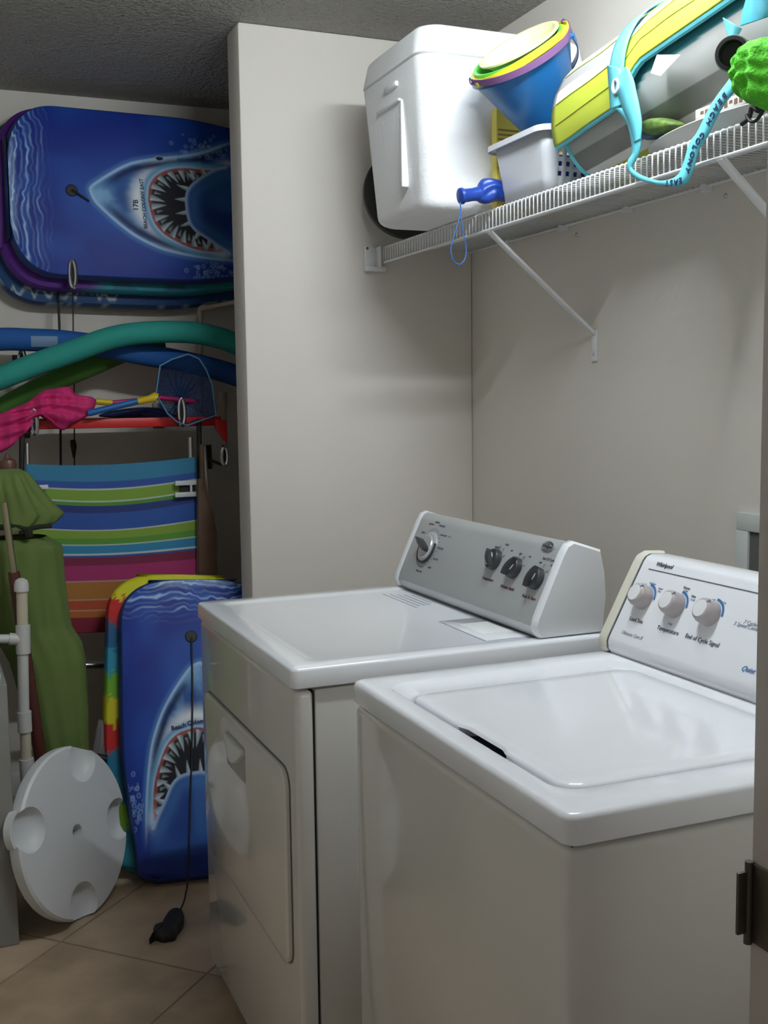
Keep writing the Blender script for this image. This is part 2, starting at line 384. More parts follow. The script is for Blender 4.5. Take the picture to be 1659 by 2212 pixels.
# main timer knob
c = dpt(925, 1183); k = empty('timer_knob', np.array([0, 0, 0.]), None); k.parent = t; k.location = Vector(c-origin(t))
def part_empty(name, c, parent):
    e = empty(name, (0, 0, 0)); e.parent = parent; e.location = Vector([float(q) for q in (np.array(c)-origin(parent))]); return e
bpy.data.objects.remove(k)
kb = MB().lathe([(.040, 0), (.040, .003), (.036, .006), (.030, .007), (.028, .010), (.001, .011)], c, DRT, DUP, DN, 40).build('timer_knob', mat('satin_silver', (.55, .56, .58), .35, .4), t)
mb = MB(); arc_ring(mb, c, DRT, DUP, DN, .035, .042, -200, 20, .002, .006); mb.build('knob_ring', M_dark, kb)
gd = DRT*math.cos(math.radians(160))+DUP*math.sin(math.radians(160)); gp = np.cross(DN, gd)
mb = MB(); L = []
for s in np.linspace(-1, 1, 9):
    w = .0085*math.sqrt(max(.08, 1-s*s*.8)); cc = c+DN*.01+gd*(.006+s*.034); h = .016
    L.append([cc-gp*w, cc-gp*w*.8+DN*h*.8, cc+DN*h, cc+gp*w*.8+DN*h*.8, cc+gp*w])
mb.loops(L); mb.build('grip', M_dark, kb, smooth=50)
mb = MB(); arc_ring(mb, c, DRT, DUP, DN, .050, .0512, 170, 290, 0, .0003)
for a in range(-60, 165, 14):
    d = DRT*math.cos(math.radians(a))+DUP*math.sin(math.radians(a)); pp_ = np.cross(DN, d)
    plane_box(mb, c+d*.048, d, pp_, DN, .006, .001, 0, .0003)
mb.build('dial_marks', M_print, t)
for a, s_ in ((150, 'HEAVY'), (118, 'LESS DRY'), (92, 'NORMAL'), (64, 'MORE DRY'), (35, 'AUTO DRY'), (5, 'DELICATE'), (-20, 'LESS DRY'), (-44, 'DAMP')):
    d = DRT*math.cos(math.radians(a))+DUP*math.sin(math.radians(a)); text(s_, .0065, c+d*.066, DRT, DUP, M_print, t, 'dial_lettering', .0002)
text('ENERGY', .006, dpt(972, 1160), DRT, DUP, M_printg, t, 'dial_lettering', .0002)
text('TIMED DRY', .0065, dpt(905, 1234), DRT, DUP, M_print, t, 'dial_lettering', .0002)
# three smaller knobs
def small_knob(px, py, ang):
    c = dpt(px, py)
    kb = MB().lathe([(.0235, 0), (.0235, .010), (.021, .014), (.014, .015), (.001, .015)], c, DRT, DUP, DN, 32).build('knob', M_dark, t, smooth=40)
    d = DRT*math.cos(math.radians(ang))+DUP*math.sin(math.radians(ang)); q = np.cross(DN, d)
    mb = MB(); L = []
    for s in np.linspace(-1, 1, 9):
        w = .008*math.sqrt(max(.06, 1-s*s)); cc = c+DN*.013+d*s*.024; h = .012*(1-.3*s*s)
        L.append([cc-q*w, cc-q*w*.7+DN*h, cc+DN*(h+.001), cc+q*w*.7+DN*h, cc+q*w])
    mb.loops(L); mb.build('grip', M_dark, kb, smooth=50)
    MB().lathe([(.015, .0148), (.013, .0165), (.001, .017)], c+d*.003+q*.005, DRT, DUP, DN, 24).build('metal_face', MATS['satin_silver'], kb)
    return c
for (px, py, ang, ticks) in ((1071, 1210, 135, (60, 95, 25)), (1114, 1228, 55, (20, 60, 100)), (1161, 1251, 70, (40, 80))):
    c = small_knob(px, py, ang); mb = MB()
    for a in ticks:
        d = DRT*math.cos(math.radians(a))+DUP*math.sin(math.radians(a)); plane_box(mb, c+d*.030, d, np.cross(DN, d), DN, .008, .001, 0, .0003)
    mb.build('dial_marks', M_print, t)
text('Temperature', .0095, dpt(1054, 1251), DRT, DUP, M_red, t)
text('Wrinkle Shield', .0095, dpt(1096, 1270), DRT, DUP, M_red, t)
text('Push To Start', .0095, dpt(1143, 1291), DRT, DUP, M_red, t)
text('End Of Cycle', .0085, dpt(1186, 1209), DRT, DUP, M_print, t, 'dial_lettering', .0002)
for px, py, s_ in ((1075, 1183, 'MEDIUM'), (1096, 1177, 'HIGH'), (1106, 1190, 'AIR'), (1125, 1197, 'OFF'), (1145, 1203, 'ON'), (1168, 1216, 'OFF'), (1192, 1222, 'ON')):
    text(s_, .006, dpt(px, py), DRT, DUP, M_print, t, 'dial_lettering', .0002)
c = dpt(1184, 1181)
mb = MB(); L = []
for r_x, r_y, z in ((.022, .0115, 0), (.022, .0115, .0015), (.019, .009, .0022), (.018, .0085, .0015)):
    L.append([c+DRT*r_x*math.cos(a)+DUP*r_y*math.sin(a)+DN*z for a in np.linspace(0, 2*math.pi, 32, endpoint=False)])
mb.loops(L); mb.build('emblem', M_chrome, t, smooth=40); text('Whirlpool', .0095, c+DN*.0018, DRT, DUP, M_print, t, 'lettering', .0003, shear=.3)

# ------------------------------------------------------------------ washer
X0w, Y0w, Y1w = -.9464, .4157, 1.1017; XBw = -.30
t = washer = empty('washing_machine', ((X0w+XBw)/2, (Y0w+Y1w)/2, 0), 'white top-loading washing machine with closed lid and white console', 'washer')
MB().box((X0w+.004, Y0w+.004, .02), (XBw, Y1w-.004, SE)).build('body', M_white_shaded, t, bevel=.014, seg=4)
for x in (X0w+.06, XBw-.06):
    for y in (Y0w+.06, Y1w-.06): MB().tube([(x, y, 0), (x, y, .03)], .02, 12).build('foot', M_black, t)
MB().box((X0w+.014, Y0w+.014, SE-.004), (XBw-.01, Y1w-.014, SE+.006)).build('seam', M_gap, t)
cxw, cyw = (X0w+XBw)/2, (Y0w+Y1w)/2; hx, hy = (XBw-X0w)/2, (Y1w-Y0w)/2
la, lb, lc, ld_ = -.893, -.470, .503, .978   # lid opening x0,x1,y0,y1
lcx, lcy, lhx, lhy = (la+lb)/2, (lc+ld_)/2, (lb-la)/2, (ld_-lc)/2
NY = (.655, .802)
def W_(cx, cy, hx_, hy_, r, z, off=0): return rrn(cx, cy, hx_, hy_, r, z, off, *NY)
mb = MB(); L = [W_(cxw, cyw, hx-.004, hy-.004, .016, SE+.003), W_(cxw, cyw, hx, hy, .018, SE+.006), W_(cxw, cyw, hx, hy, .018, HT-.008), W_(cxw, cyw, hx-.003, hy-.003, .017, HT-.002), W_(cxw, cyw, hx-.009, hy-.009, .016, HT)]
ocx, ocy = (-.912-.45)/2, (.485+1.045)/2; ow = -.017
L += [W_(ocx, ocy, .231, .280, .04, HT), W_(ocx, ocy, .227, .276, .04, HT-.002), W_(ocx, ocy, .224, .272, .04, HT-.0055, ow*.55),
      W_(lcx, lcy, lhx+.010, lhy+.010, .036, HT-.0062, ow), W_(lcx, lcy, lhx+.007, lhy+.007, .034, HT-.010, ow), W_(lcx, lcy, lhx+.007, lhy+.007, .033, HT-.030, ow)]
mb.loops(L); mb.build('top_panel', M_white_lit, t, smooth=50)
mb = MB(); mb.loops([W_(lcx, lcy, lhx+.0065, lhy+.0065, .032, HT-.0295, ow*.96), W_(lcx, lcy, lhx+.0065, lhy+.0065, .032, HT-.0235, ow*.96)]); mb.build('lid_gap_shade', mat('pocket_shade', (.02, .024, .04), .4), t)  # dark plate painting the shade down in the lid gap and finger notch
iw = .006
mb = MB(); L = [W_(lcx, lcy, lhx-.003, lhy-.003, .030, HT-.022, .04), W_(lcx, lcy, lhx, lhy, .032, HT-.020, .04), W_(lcx, lcy, lhx, lhy, .032, HT-.009, .04), W_(lcx, lcy, lhx, lhy, .032, HT-.0075, iw), W_(lcx, lcy, lhx-.003, lhy-.003, .03, HT-.004, iw), W_(lcx, lcy, lhx-.007, lhy-.007, .028, HT-.0025, iw*.8), W_(lcx, lcy, lhx-.03, lhy-.03, .025, HT-.003)]
mb.loops(L); lidw = mb.build('lid', M_white_lit, t, smooth=50)
# console
wp = [(-.446, HT), (-.452, .921), (-.453, .935), (-.449, .944), (-.428, .982), (-.402, 1.030), (-.374, 1.080), (-.366, 1.091), (-.354, 1.096), (-.318, 1.094), (-.305, 1.06), (-.30, HT)]
wpi = [(-.441, HT), (-.447, .923), (-.448, .935), (-.445, .944), (-.424, .982), (-.398, 1.030), (-.370, 1.080), (-.363, 1.088), (-.353, 1.092), (-.318, 1.090), (-.30, HT)]
mb = MB(); extr(mb, wpi, Y0w+.03, Y1w-.024); mb.build('control_console', M_white_lit, t, smooth=30)
for a_, b_ in ((Y0w+.004, Y0w+.028), (Y1w-.022, Y1w+.002)):
    mb = MB(); extr(mb, wp, a_, b_, .04, .006); mb.build('console_end_cap', M_yplast, t, smooth=40)
    yy = a_ if a_ > .8 else b_
for yy in (Y1w-.0235,): 
    mb = MB(); extr(mb, [(p[0]-.0006, p[1]+.0004) for p in wpi], yy-.0012, yy+.0012); mb.build('console_seam', M_print, t)
WA = np.array([-.445, 0, .944]); WUP = np.array([.075, 0, .136]); WUP /= np.linalg.norm(WUP); WN = np.cross(DRT, WUP)
def wpt(px, py, off=.0008): return PP(px, py, WA, WN)+WN*off
def wtext(s_, size, px, py, material=M_print, **k): return text(s_, size, wpt(px, py), DRT, WUP, material, t, k.pop('name', 'lettering'), .0002, **k)
A_ = wpt(1402, 1229); B_ = A_.copy(); mb = MB(); plane_box(mb, np.array([A_[0], (A_[1]+.47)/2, A_[2]]), DRT, WUP, WN, A_[1]-.47, .0013, 0, .0003); mb.build('printed_line', M_print, t)
M_knob = mat('knob_plastic', (.43, .39, .39), .38)
for (px, py) in ((1393, 1292), (1461, 1309), (1536, 1327)):
    c = wpt(px, py)
    kb = MB().lathe([(.0225, 0), (.0225, .004), (.0215, .018), (.019, .024), (.0165, .0255), (.001, .0255)], c, DRT, WUP, WN, 36).build('knob', M_knob, t, smooth=40)
    MB().lathe([(.0155, .0250), (.015, .0268), (.001, .0272)], c, DRT, WUP, WN, 30).build('knob_cap', M_plast, kb, smooth=40)
    mb = MB(); plane_box(mb, c+WUP*.0185*.8+DRT*.0185*.6, DRT*.6+WUP*.8, np.cross(WN, DRT*.6+WUP*.8), WN, .008, .0012, .0225, .0262); mb.build('pointer', M_printg, kb)
    mb = MB(); arc_ring(mb, c, DRT, WUP, WN, .0245, .029, 2, 88, 0, .0004)
    mb.build('dial_arc', M_printb, t, smooth=False)
wtext('Load Size', .0105, 1375, 1340); wtext('Temperature', .0112, 1443, 1362); wtext('End of Cycle Signal', .0112, 1517, 1384)
wtext('Hot', .007, 1448, 1348, M_printg); wtext('Small', .006, 1392, 1262, M_printg); wtext('Medium', .006, 1411, 1261, M_printg); wtext('Super', .006, 1428, 1272, M_printg); wtext('Plus', .006, 1425, 1278, M_printg)
wtext('Cold', .006, 1457, 1280, M_printg); wtext('Warm', .007, 1484, 1271, M_print); wtext('Cold', .006, 1482, 1277, M_printg); wtext('Hot', .007, 1499, 1289, M_print); wtext('Cold', .006, 1497, 1296, M_printg)
wtext('Off', .0065, 1542, 1297, M_printg); wtext('On', .0065, 1566, 1303, M_printg)
wtext('Ultimate Care II', .0095, 1365, 1372, M_printg, shear=.3); wtext('Whirlpool', .0115, 1436, 1222, M_print, shear=.2, bold=.0002)
wtext('7 Cycles', .0095, 1622, 1347, M_printg, shear=.3); wtext('5 Speed Combinations', .0095, 1626, 1357, M_printg, shear=.3)
wtext('Quiet Wash', .0125, 1632, 1452, M_printb, shear=.5); wtext('Control', .008, 1650, 1268, M_printg)

# washer supply box on the wall
t = empty('outlet_box', (0, 1.1, .9), 'white recessed washer hookup box on the wall behind the washer', 'utility box')
MB().box((-.012, .93, .88), (-.0, 1.25, .93)).box((-.012, .93, 1.10), (0, 1.25, 1.138)).box((-.012, 1.214, .93), (0, 1.25, 1.10)).box((-.012, .93, .93), (0, .965, 1.10)).build('frame', mat('box_frame', (.62, .66, .65), .5), t, bevel=.002)
MB().box((-.006, .965, .93), (-.0, 1.214, 1.10)).build('shade_plate', mat('box_shade', (.11, .11, .105), .8), t)  # flat dark plate, its colour standing in for shade inside the hollow
MB().tube([(-.012, 1.02, .95), (-.03, 1.02, .95), (-.03, 1.02, .93)], .008, 10).tube([(-.04, 1.02, .965), (-.02, 1.02, .965)], .016, 12).build('valve', M_brass, t)

# ------------------------------------------------------------------ wire shelf
SZ = 1.836; SX = -.31; SY0, SY1 = .27, 2.485
t = shelf = empty('wire_shelf', (-.155, 1.4, SZ), 'long white vinyl-coated wire shelf on the right wall above the machines', 'shelf')
rw = .0017
proto = None; y = SY1-.008; ys = []
while y > SY0: ys.append(y); y -= .0175
mbw = MB().tube([(-.012, 0, SZ), (SX+.004, 0, SZ), (SX, 0, SZ-.003), (SX, 0, SZ-.047)], rw, 6)
me = mbw.mesh('wire')
for k, y in enumerate(ys):
    o = bpy.data.objects.new('wire', me)
    if k == 0: me.materials.append(M_wire); [setattr(p, 'use_smooth', True) for p in me.polygons]
    COL.objects.link(o); o.parent = shelf; o.location = Vector((0, y, 0))-shelf.location
for (x, z, r) in ((SX+.003, SZ-.0035, .003), (SX, SZ-.047, .0032), (-.012, SZ-.004, .003), (-.16, SZ-.004, .0028)):
    MB().tube([(x, SY0, z), (x, SY1, z)], r, 8).build('rail', M_wire, t)
for k, y in enumerate(np.arange(SY1-.25, SY0, -.29)):
    MB().box((-.022, y-.008, SZ-.016), (0, y+.008, SZ+.006)).build('wall_clip', M_plast, t, bevel=.002)
    if k % 2 == 1: MB().lathe([(.006, 0), (.006, .002), (.003, .004)], (0, y-.05, SZ-.032), (0, 1, 0), (0, 0, 1), (-1, 0, 0), 12).build('screw', M_chrome, t)
eb_ = MB().box((-.360, SY1-.0, SZ-.072), (SX-.012, YP, SZ+.002)).box((-.362, SY1-.022, SZ-.072), (-.30, YP, SZ-.058)).box((SX-.014, SY1-.03, SZ-.06), (SX-.008, YP, SZ-.0)).build('end_bracket', M_plast, t, bevel=.002)
MB().lathe([(.005, 0), (.004, .003)], (-.352, YP-.006, SZ-.004), (1, 0, 0), (0, 0, 1), (0, -1, 0), 12).build('screw', M_chrome, t)
def brace(y):
    A = np.array([SX, y, SZ-.048]); B = np.array([-.006, y+.006, 1.545]); d = B-A; L_ = np.linalg.norm(d); d /= L_; s = np.array([0, 1., 0]); n = np.cross(d, s)
    mb = MB(); Ls = []
    for p in (A, A+d*.02, B-d*.012, B): Ls.append([p-s*.009-n*.004, p+s*.009-n*.004, p+s*.009+n*.004, p-s*.009+n*.004])
    mb.loops(Ls); mb.box((-.005, y-.006, 1.475), (0, y+.018, 1.555)); br = mb.build('brace', M_wire, t, bevel=.0015)
    MB().lathe([(.0045, 0), (.003, .003)], (-.005, y+.006, 1.495), (0, 1, 0), (0, 0, 1), (-1, 0, 0), 12).build('screw', M_chrome, br)
brace(1.80); brace(.955)
ST = SZ+.002

# ------------------------------------------------------------------ styrofoam cooler
cx0, cx1, cy0, cy1, cz1 = -.482, -.006, 1.815, 2.215, 2.270
t = empty('foam_cooler', ((cx0+cx1)/2, (cy0+cy1)/2, ST), 'large white styrofoam cooler with lid on the wire shelf', 'cooler')
def foam_box(z0, z1, tb, tt, r, bot=True, topr=.03):
    mx, my = (cx0+cx1)/2, (cy0+cy1)/2; ax_, ay_ = (cx1-cx0)/2, (cy1-cy0)/2; L = []
    nb = 5
    if bot:
        for k in range(nb+1):
            a = math.pi/2*k/nb; L.append(rr(mx, my, ax_-tb-.028*(1-math.sin(a)), ay_-tb-.028*(1-math.sin(a)), r, z0+.028*(1-math.cos(a)), 8))
    else: L.append(rr(mx, my, ax_-tb-.003, ay_-tb-.003, r, z0, 8)); L.append(rr(mx, my, ax_-tb, ay_-tb, r, z0+.003, 8))
    if topr:
        for k in range(nb+1):
            a = math.pi/2*k/nb; L.append(rr(mx, my, ax_-tt-topr*(1-math.cos(a)), ay_-tt-topr*(1-math.cos(a)), r, z1-topr*(1-math.sin(a)), 8))
    else: L.append(rr(mx, my, ax_-tt, ay_-tt, r, z1-.003, 8)); L.append(rr(mx, my, ax_-tt-.003, ay_-tt-.003, r, z1, 8))
    return MB().loops(L)
body = foam_box(ST, cz1-.075, .028, .004, .045, True, 0).build('body', M_foam, t, smooth=50)
foam_box(cz1-.0745, cz1, .002, .010, .045, False, .028).build('lid', M_foam, t, smooth=50)
mb = MB()   # side grip rib on the left face
mb.box((cx0+.005, 1.935, 1.905), (cx0+.025, 1.945, 2.115)); mb.build('side_rib', M_foam, t, bevel=.004)
MB().box((cx0+.001, 1.945, 2.112), (cx0+.02, 2.09, 2.120)).build('side_rib', M_foam, t, bevel=.004)
MB().box((cx0-.002, 1.955, 2.150), (cx0+.02, 2.03, 2.164)).build('lid_grip', M_foam, t, bevel=.005)

# black round disc behind the cooler
c = P(885, 432, 1, 2.36)
n = np.array([-.35, -.93, .12]); n /= np.linalg.norm(n); xa = np.cross([0, 0, 1], n); xa /= np.linalg.norm(xa); ya = np.cross(n, xa)
c[2] = ST+.137
t = empty('rubber_ring', (c[0], c[1], ST), 'black round rubber ring wedged behind the foam cooler', 'ring')
R0 = .135
MB().lathe([(R0-.05, -.012), (R0-.02, -.018), (R0-.004, -.014), (R0, 0), (R0-.004, .014), (R0-.02, .018), (R0-.05, .012), (R0-.05, -.012)], c, xa, ya, n, 56, False, False).build('rim', M_black, t, smooth=60)
MB().lathe([(R0-.045, -.004), (R0-.045, .006), (.001, .008)], c, xa, ya, n, 56).build('disc', mat('charcoal_plastic', (.03, .031, .033), .4), t, smooth=40)

# blue pump/torch with wrist loop
M_blue = mat('blue_plastic', (.015, .06, .36), .35); M_bluec = mat('blue_cord', (.02, .12, .42), .6)
yb = 1.765; A = P(992, 424, 1, yb); B = P(1040, 418, 1, yb); Cc = P(1100, 425, 1, yb)
t = empty('torch', (B[0], yb, ST), 'small blue plastic torch with a wrist loop, left of the white basket', 'torch')
d = B-A; d /= np.linalg.norm(d); xa = np.cross(d, [0, 1., 0]); xa /= np.linalg.norm(xa); ya = np.cross(d, xa)
La = np.linalg.norm(B-A)
MB().lathe([(.012, 0), (.0185, .002), (.0195, .008), (.016, .013), (.015, La*.6), (.018, La)], A, xa, ya, d, 24).build('grip', M_blue, t, smooth=40)
puff('head', [(1030, 425), (1033, 398), (1046, 385), (1075, 389), (1090, 398), (1096, 430), (1092, 436), (1076, 434), (1050, 441), (1034, 436)], 1, yb, .024, M_blue, t, wob=.25, seed=4)
lp = [P(x, y, 1, yb-.012) for x, y in ((994, 437), (995, 458), (990, 480), (980, 512), (974, 540), (980, 563), (992, 571), (1004, 560), (1007, 535), (1001, 505), (997, 480), (996, 458))]
MB().tube(smooth_path(lp, 6), .0014, 6).build('wrist_loop', M_bluec, t)

# yellow box behind basket
M_yel = mat('yellow_card', (.80, .66, .10), .55)
t = empty('carton_box', (-.2, 1.83, ST), 'yellow printed carton standing between the cooler and white basket', 'carton')
xq = P(1072, 300, 1, 1.785)[0]
MB().box((xq, 1.783, ST), (-.06, 1.808, P(1080, 245, 1, 1.83)[2])).build('carton', M_yel, t, bevel=.001)
mb = MB()
for k in range(9): mb.box((xq+.004, 1.7825, 2.02-k*.011), (xq+.06-.004*(k % 3), 1.7831, 2.024-k*.011))
mb.build('printed_text', mat('brown_print', (.25, .16, .02), .6), t)

# white basket
bx0, bx1, by0, by1 = -.318, -.075, 1.525, 1.765; bz0 = ST; bz1 = 1.972
M_bask = mat('basket_plastic', (.66, .68, .72), .4)
t = empty('plastic_basket', ((bx0+bx1)/2, (by0+by1)/2, ST), 'white plastic basket with square holes on the wire shelf', 'basket')
mx, my, ax_, ay_ = (bx0+bx1)/2, (by0+by1)/2, (bx1-bx0)/2, (by1-by0)/2
def bw(z): return .018*(1-(z-bz0)/(bz1-bz0))
hole = .0098; pit = .0200; zr = [P(1205, q_, 1, by0)[2]-.005 for q_ in (371, 350, 330)]
zed = [bz0]+[v for r_ in zr for v in (r_, r_+hole)]+[bz1]
hxs = np.arange(bx0+.042, bx1-.035, pit); cuts = [v for h in hxs for v in (h, h+hole)]
rows_ = []
for z in zed:
    w = bw(z); p = rr(mx, my, ax_-w, ay_-w, .022, z, 6)      # ends on the near edge, running +x from the third corner to the fourth
    i_ = 3*7; rows_.append(p[:i_]+[(c_, by0+w, z) for c_ in cuts]+p[i_:])
nc = len(rows_[0]); vs = [q for r_ in rows_ for q in r_]; fs = []
for a in range(len(zed)-1):
    for k in range(nc):
        hk = k-21
        if a % 2 == 1 and 0 <= hk < len(cuts) and hk % 2 == 0: continue
        fs.append((a*nc+k, a*nc+(k+1) % nc, (a+1)*nc+(k+1) % nc, (a+1)*nc+k))
o = MB().add(vs, fs).build('wall', M_bask, t, smooth=40); solid(o, .0025, -1)
MB().loops([rr(mx, my, ax_-.019, ay_-.019, .02, bz0, 6), rr(mx, my, ax_-.018, ay_-.018, .02, bz0+.003, 6)]).build('bottom', M_bask, t)
MB().loops([rr(mx, my, ax_-.002, ay_-.002, .024, bz1-.006, 8), rr(mx, my, ax_+.014, ay_+.014, .034, bz1-.006, 8), rr(mx, my, ax_+.015, ay_+.015, .035, bz1-.012, 8), rr(mx, my, ax_+.017, ay_+.017, .036, bz1-.012, 8), rr(mx, my, ax_+.016, ay_+.016, .035, bz1+.001, 8), rr(mx, my, ax_, ay_, .024, bz1+.003, 8), rr(mx, my, ax_-.0035, ay_-.0035, .022, bz1, 8), rr(mx, my, ax_-.002, ay_-.002, .024, bz1-.006, 8)], False, False).build('rim', M_bask, t, smooth=40)
# blue tub seen through the basket's holes
MB().loops([rr(mx+.01, my, ax_-.05, ay_-.05, .02, bz0+.0035, 5), rr(mx+.01, my, ax_-.045, ay_-.045, .02, bz0+.085, 5)]).build('tmp', M_blue)
o = bpy.data.objects['tmp']; o.name = 'tub'; tag(o, 'dark blue tub lying inside the white basket', 'tub')

# sand buckets (tilted stack)
rb_ = ray(1172, 200); rb_ = rb_/np.linalg.norm(rb_); lu = CU-(CU@rb_)*rb_; lu /= np.linalg.norm(lu)
ax_img = -CR*math.sin(math.radians(25))+lu*math.cos(math.radians(25)); e = math.radians(12)
Z = ax_img*math.cos(e)-rb_*math.sin(e); Z /= np.linalg.norm(Z)
X = CR*math.cos(math.radians(25))+CU*math.sin(math.radians(25)); X = X-(X@Z)*Z; X /= np.linalg.norm(X); Y = np.cross(Z, X)
yc = 1.66
bb = P(1180, 252, 1, yc)
def bucket(name, label, material, off, r0, r1, h, lip, handle=None, hm=None, hang=0, hdrop=.0, depth_off=0):
    o_ = bb+Z*off
    t = empty(name, o_, label, 'bucket')
    MB().lathe([(.001, 0), (r0, 0), (r1, h-.012), (r1+lip, h-.011), (r1+lip, h), (r1, h), (r1-.003, h-.001), (r0-.003, .003), (.001, .003)], o_, X, Y, Z, 48, False, False).build('shell', material, t, smooth=40)
    if handle is not None:
        cpt = o_+Z*(h-.006); R_ = r1+lip+.005+(.012 if hm is M_pu2 else 0); pts = []
        for a in np.linspace(0, math.pi, 28):
            hd = X*math.cos(hang)+Y*math.sin(hang); pd = -X*math.sin(hang)+Y*math.cos(hang)
            pts.append(cpt+R_*(hd*math.cos(a)+math.sin(a)*(pd*math.cos(handle)+Z*math.sin(handle))))
        mb = MB(); L = []
        for i, p in enumerate(pts):
            tn = pts[min(i+1, 27)]-pts[max(i-1, 0)]; tn /= np.linalg.norm(tn); rad = p-cpt; rad -= (rad@tn)*tn; rad /= np.linalg.norm(rad); bn = np.cross(tn, rad)
            wv = .0075
            L.append([p-rad*.0012-bn*wv, p+rad*.0012-bn*wv, p+rad*.0012+bn*wv, p-rad*.0012+bn*wv])
        mb.loops(L); mb.build('handle', hm, t, smooth=40)
        for s in (0, -1): MB().lathe([(.006, -.004), (.006, .004)], pts[s], Z, np.cross(Z, (pts[0]-cpt)/R_), (pts[0]-cpt)/R_, 12).build('handle_pivot', hm, t)
    return t
M_bb = mat('bucket_blue', (.015, .14, .38), .35); M_by = mat('bucket_yellow', (.80, .72, .03), .35); M_bg = mat('bucket_green', (.12, .62, .10), .35); M_pu = mat('purple_plastic', (.17, .075, .20), .4)
M_pu2 = M_pu
bucket('sand_bucket', 'blue sand bucket, outermost of the tilted nested pails above the basket', M_bb, 0, .066, .116, .150, .006, -.9, M_bb, math.radians(-35))
bucket('sand_bucket', 'yellow sand bucket with raised handle nested in the blue pail', M_by, .006, .058, .110, .152, .007, .10, M_by, math.radians(197))
bucket('sand_bucket', 'bright green pail with purple handle nested inside the yellow pail', M_bg, .012, .052, .103, .153, .004, -.10, M_pu, math.radians(186))
o_ = bb+Z*.131+X*.008
t = empty('sand_sieve', o_, 'yellow-green toy sieve on top of the tilted bucket stack', 'sieve')
M_sv = mat('sieve_yellow', (.42, .60, .01), .38)
MB().lathe([(.060, 0), (.090, .038), (.096, .038), (.096, .042), (.088, .042), (.057, .002)], o_, X, Y, Z, 44, False, False).build('rim', mat('sieve_rim', (.80, .78, .42), .4), t, smooth=40)
mb = MB()
for i in np.linspace(-.056, .056, 20):
    w = math.sqrt(max(0, .0595**2-i*i))
    mb.tube([o_+X*i-Y*w+Z*.001, o_+X*i+Y*w+Z*.001], .0011, 5); mb.tube([o_+Y*i-X*w+Z*.001, o_+Y*i+X*w+Z*.001], .0011, 5)
mb.build('sieve_mesh', M_sv, t)
MB().lathe([(.0585, .001), (.0885, .040), (.0880, .040), (.0575, .002)], o_, X, Y, Z, 44, False, False).build('sieve_wall', M_sv, t, smooth=40)

# ------------------------------------------------------------------ rolled beach mat
M_teal = mat('turquoise_tape', (.13, .56, .66), .6); M_tealm = mat('teal_lining', (.03, .22, .26), .7)
A = np.array([-.190, 1.462, 1.968]); B = np.array([-.185, .40, 2.085])
t = empty('beach_mat', (-.19, .95, ST), 'large rolled quilted beach mat striped lime, white and grey with turquoise straps', 'beach mat')
axd = (B-A)/np.linalg.norm(B-A)
def stripe(th, table):
    out = np.zeros(th.shape+(3,))
    for a0, a1, c_ in table:
        mk = (th >= a0) & (th < a1); out[mk] = c_
    return out
Wh = (.70, .70, .68); Lg = (.44, .45, .43); Dg = (.20, .20, .19); Li = (.45, .52, .05); Ol = (.42, .48, .04); Mg = (.33, .33, .33); Sm = (.25, .30, .03)
# angle measured from +x (wall side) through top (90) to -x (180) to bottom (270)
T_out = [(-400, 400, Wh), (-56, -43, Mg), (-43, -31, Wh), (-31, 5, Li)]   # degrees before the flap's edge
T_in = [(-400, 400, Wh), (100, 216, Lg), (216, 238, Dg), (238, 248, Wh), (248, 283, Ol), (283, 300, Dg)]
def sect(th, rx, rz):
    c_, s_ = np.cos(th), np.sin(th); p = 2.1
    return rx*np.sign(c_)*np.abs(c_)**(2/p), rz*np.sign(s_)*np.abs(s_)**(2/p)
nu, nv = 260, 60
TH = np.linspace(0, 360, nu, endpoint=False)[:, None]*np.ones((1, nv)); S = np.ones((nu, 1))*np.linspace(0, 1, nv)[None]
rx, rz = .118, .122
def mat_pts(TH, S, add):
    cx_, cz_ = sect(np.radians(TH), rx+add, rz+add); c = A[None, None]+(B-A)[None, None]*S[..., None]
    wv = 1+.010*np.sin(S*40)*np.sin(np.radians(TH)*3)
    return c+np.stack([cx_*wv, 0*cx_, cz_*wv], -1)
PT = mat_pts(TH, S, 0); cols = stripe(TH, T_in)
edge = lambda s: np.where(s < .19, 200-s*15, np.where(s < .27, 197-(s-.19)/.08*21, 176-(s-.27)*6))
cols[(TH < edge(S)+9) & (S > .2)] = (.03, .20, .23)  # shadow under the flap, painted on the roll as a dark teal band
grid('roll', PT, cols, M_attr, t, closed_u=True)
mb = MB(); ring = [tuple(PT[i, 0]+np.array([0, .0005, 0])) for i in range(0, nu, 4)]; mb.add(ring, [tuple(range(len(ring)))]); mb.build('roll_end', M_tealm, t)
# outer flap
edge = lambda s: np.where(s < .19, 200-s*15, np.where(s < .27, 197-(s-.19)/.08*21, 176-(s-.27)*6))
nf = 170; U = np.linspace(0, 1, nf)[:, None]*np.ones((1, nv)); S2 = np.ones((nf, 1))*(np.linspace(-.015, 1, nv)[None]); EG = edge(np.clip(S2, 0, 1))
TH2 = 20+(EG-20)*U; quilt = .0015*np.abs(np.sin(np.radians(TH2*9)))
PF = mat_pts(TH2, S2, .011)
fl = grid('top_flap', PF, stripe(TH2-EG, T_out), M_attr, t); solid(fl, .010, 1)
MB().tube([PF[-1, j]+np.array([-.002, 0, -.002]) for j in range(nv)], .0062, 8).build('edge_piping', M_teal, t)
MB().tube([PF[i, 0]+np.array([0, -.002, 0]) for i in range(0, nf, 3)], .0065, 8).build('edge_piping', M_teal, t)
MB().tube([PT[i, 0] for i in range(110, 210, 3)], .005, 8).build('edge_piping', M_teal, t)
mb = MB()
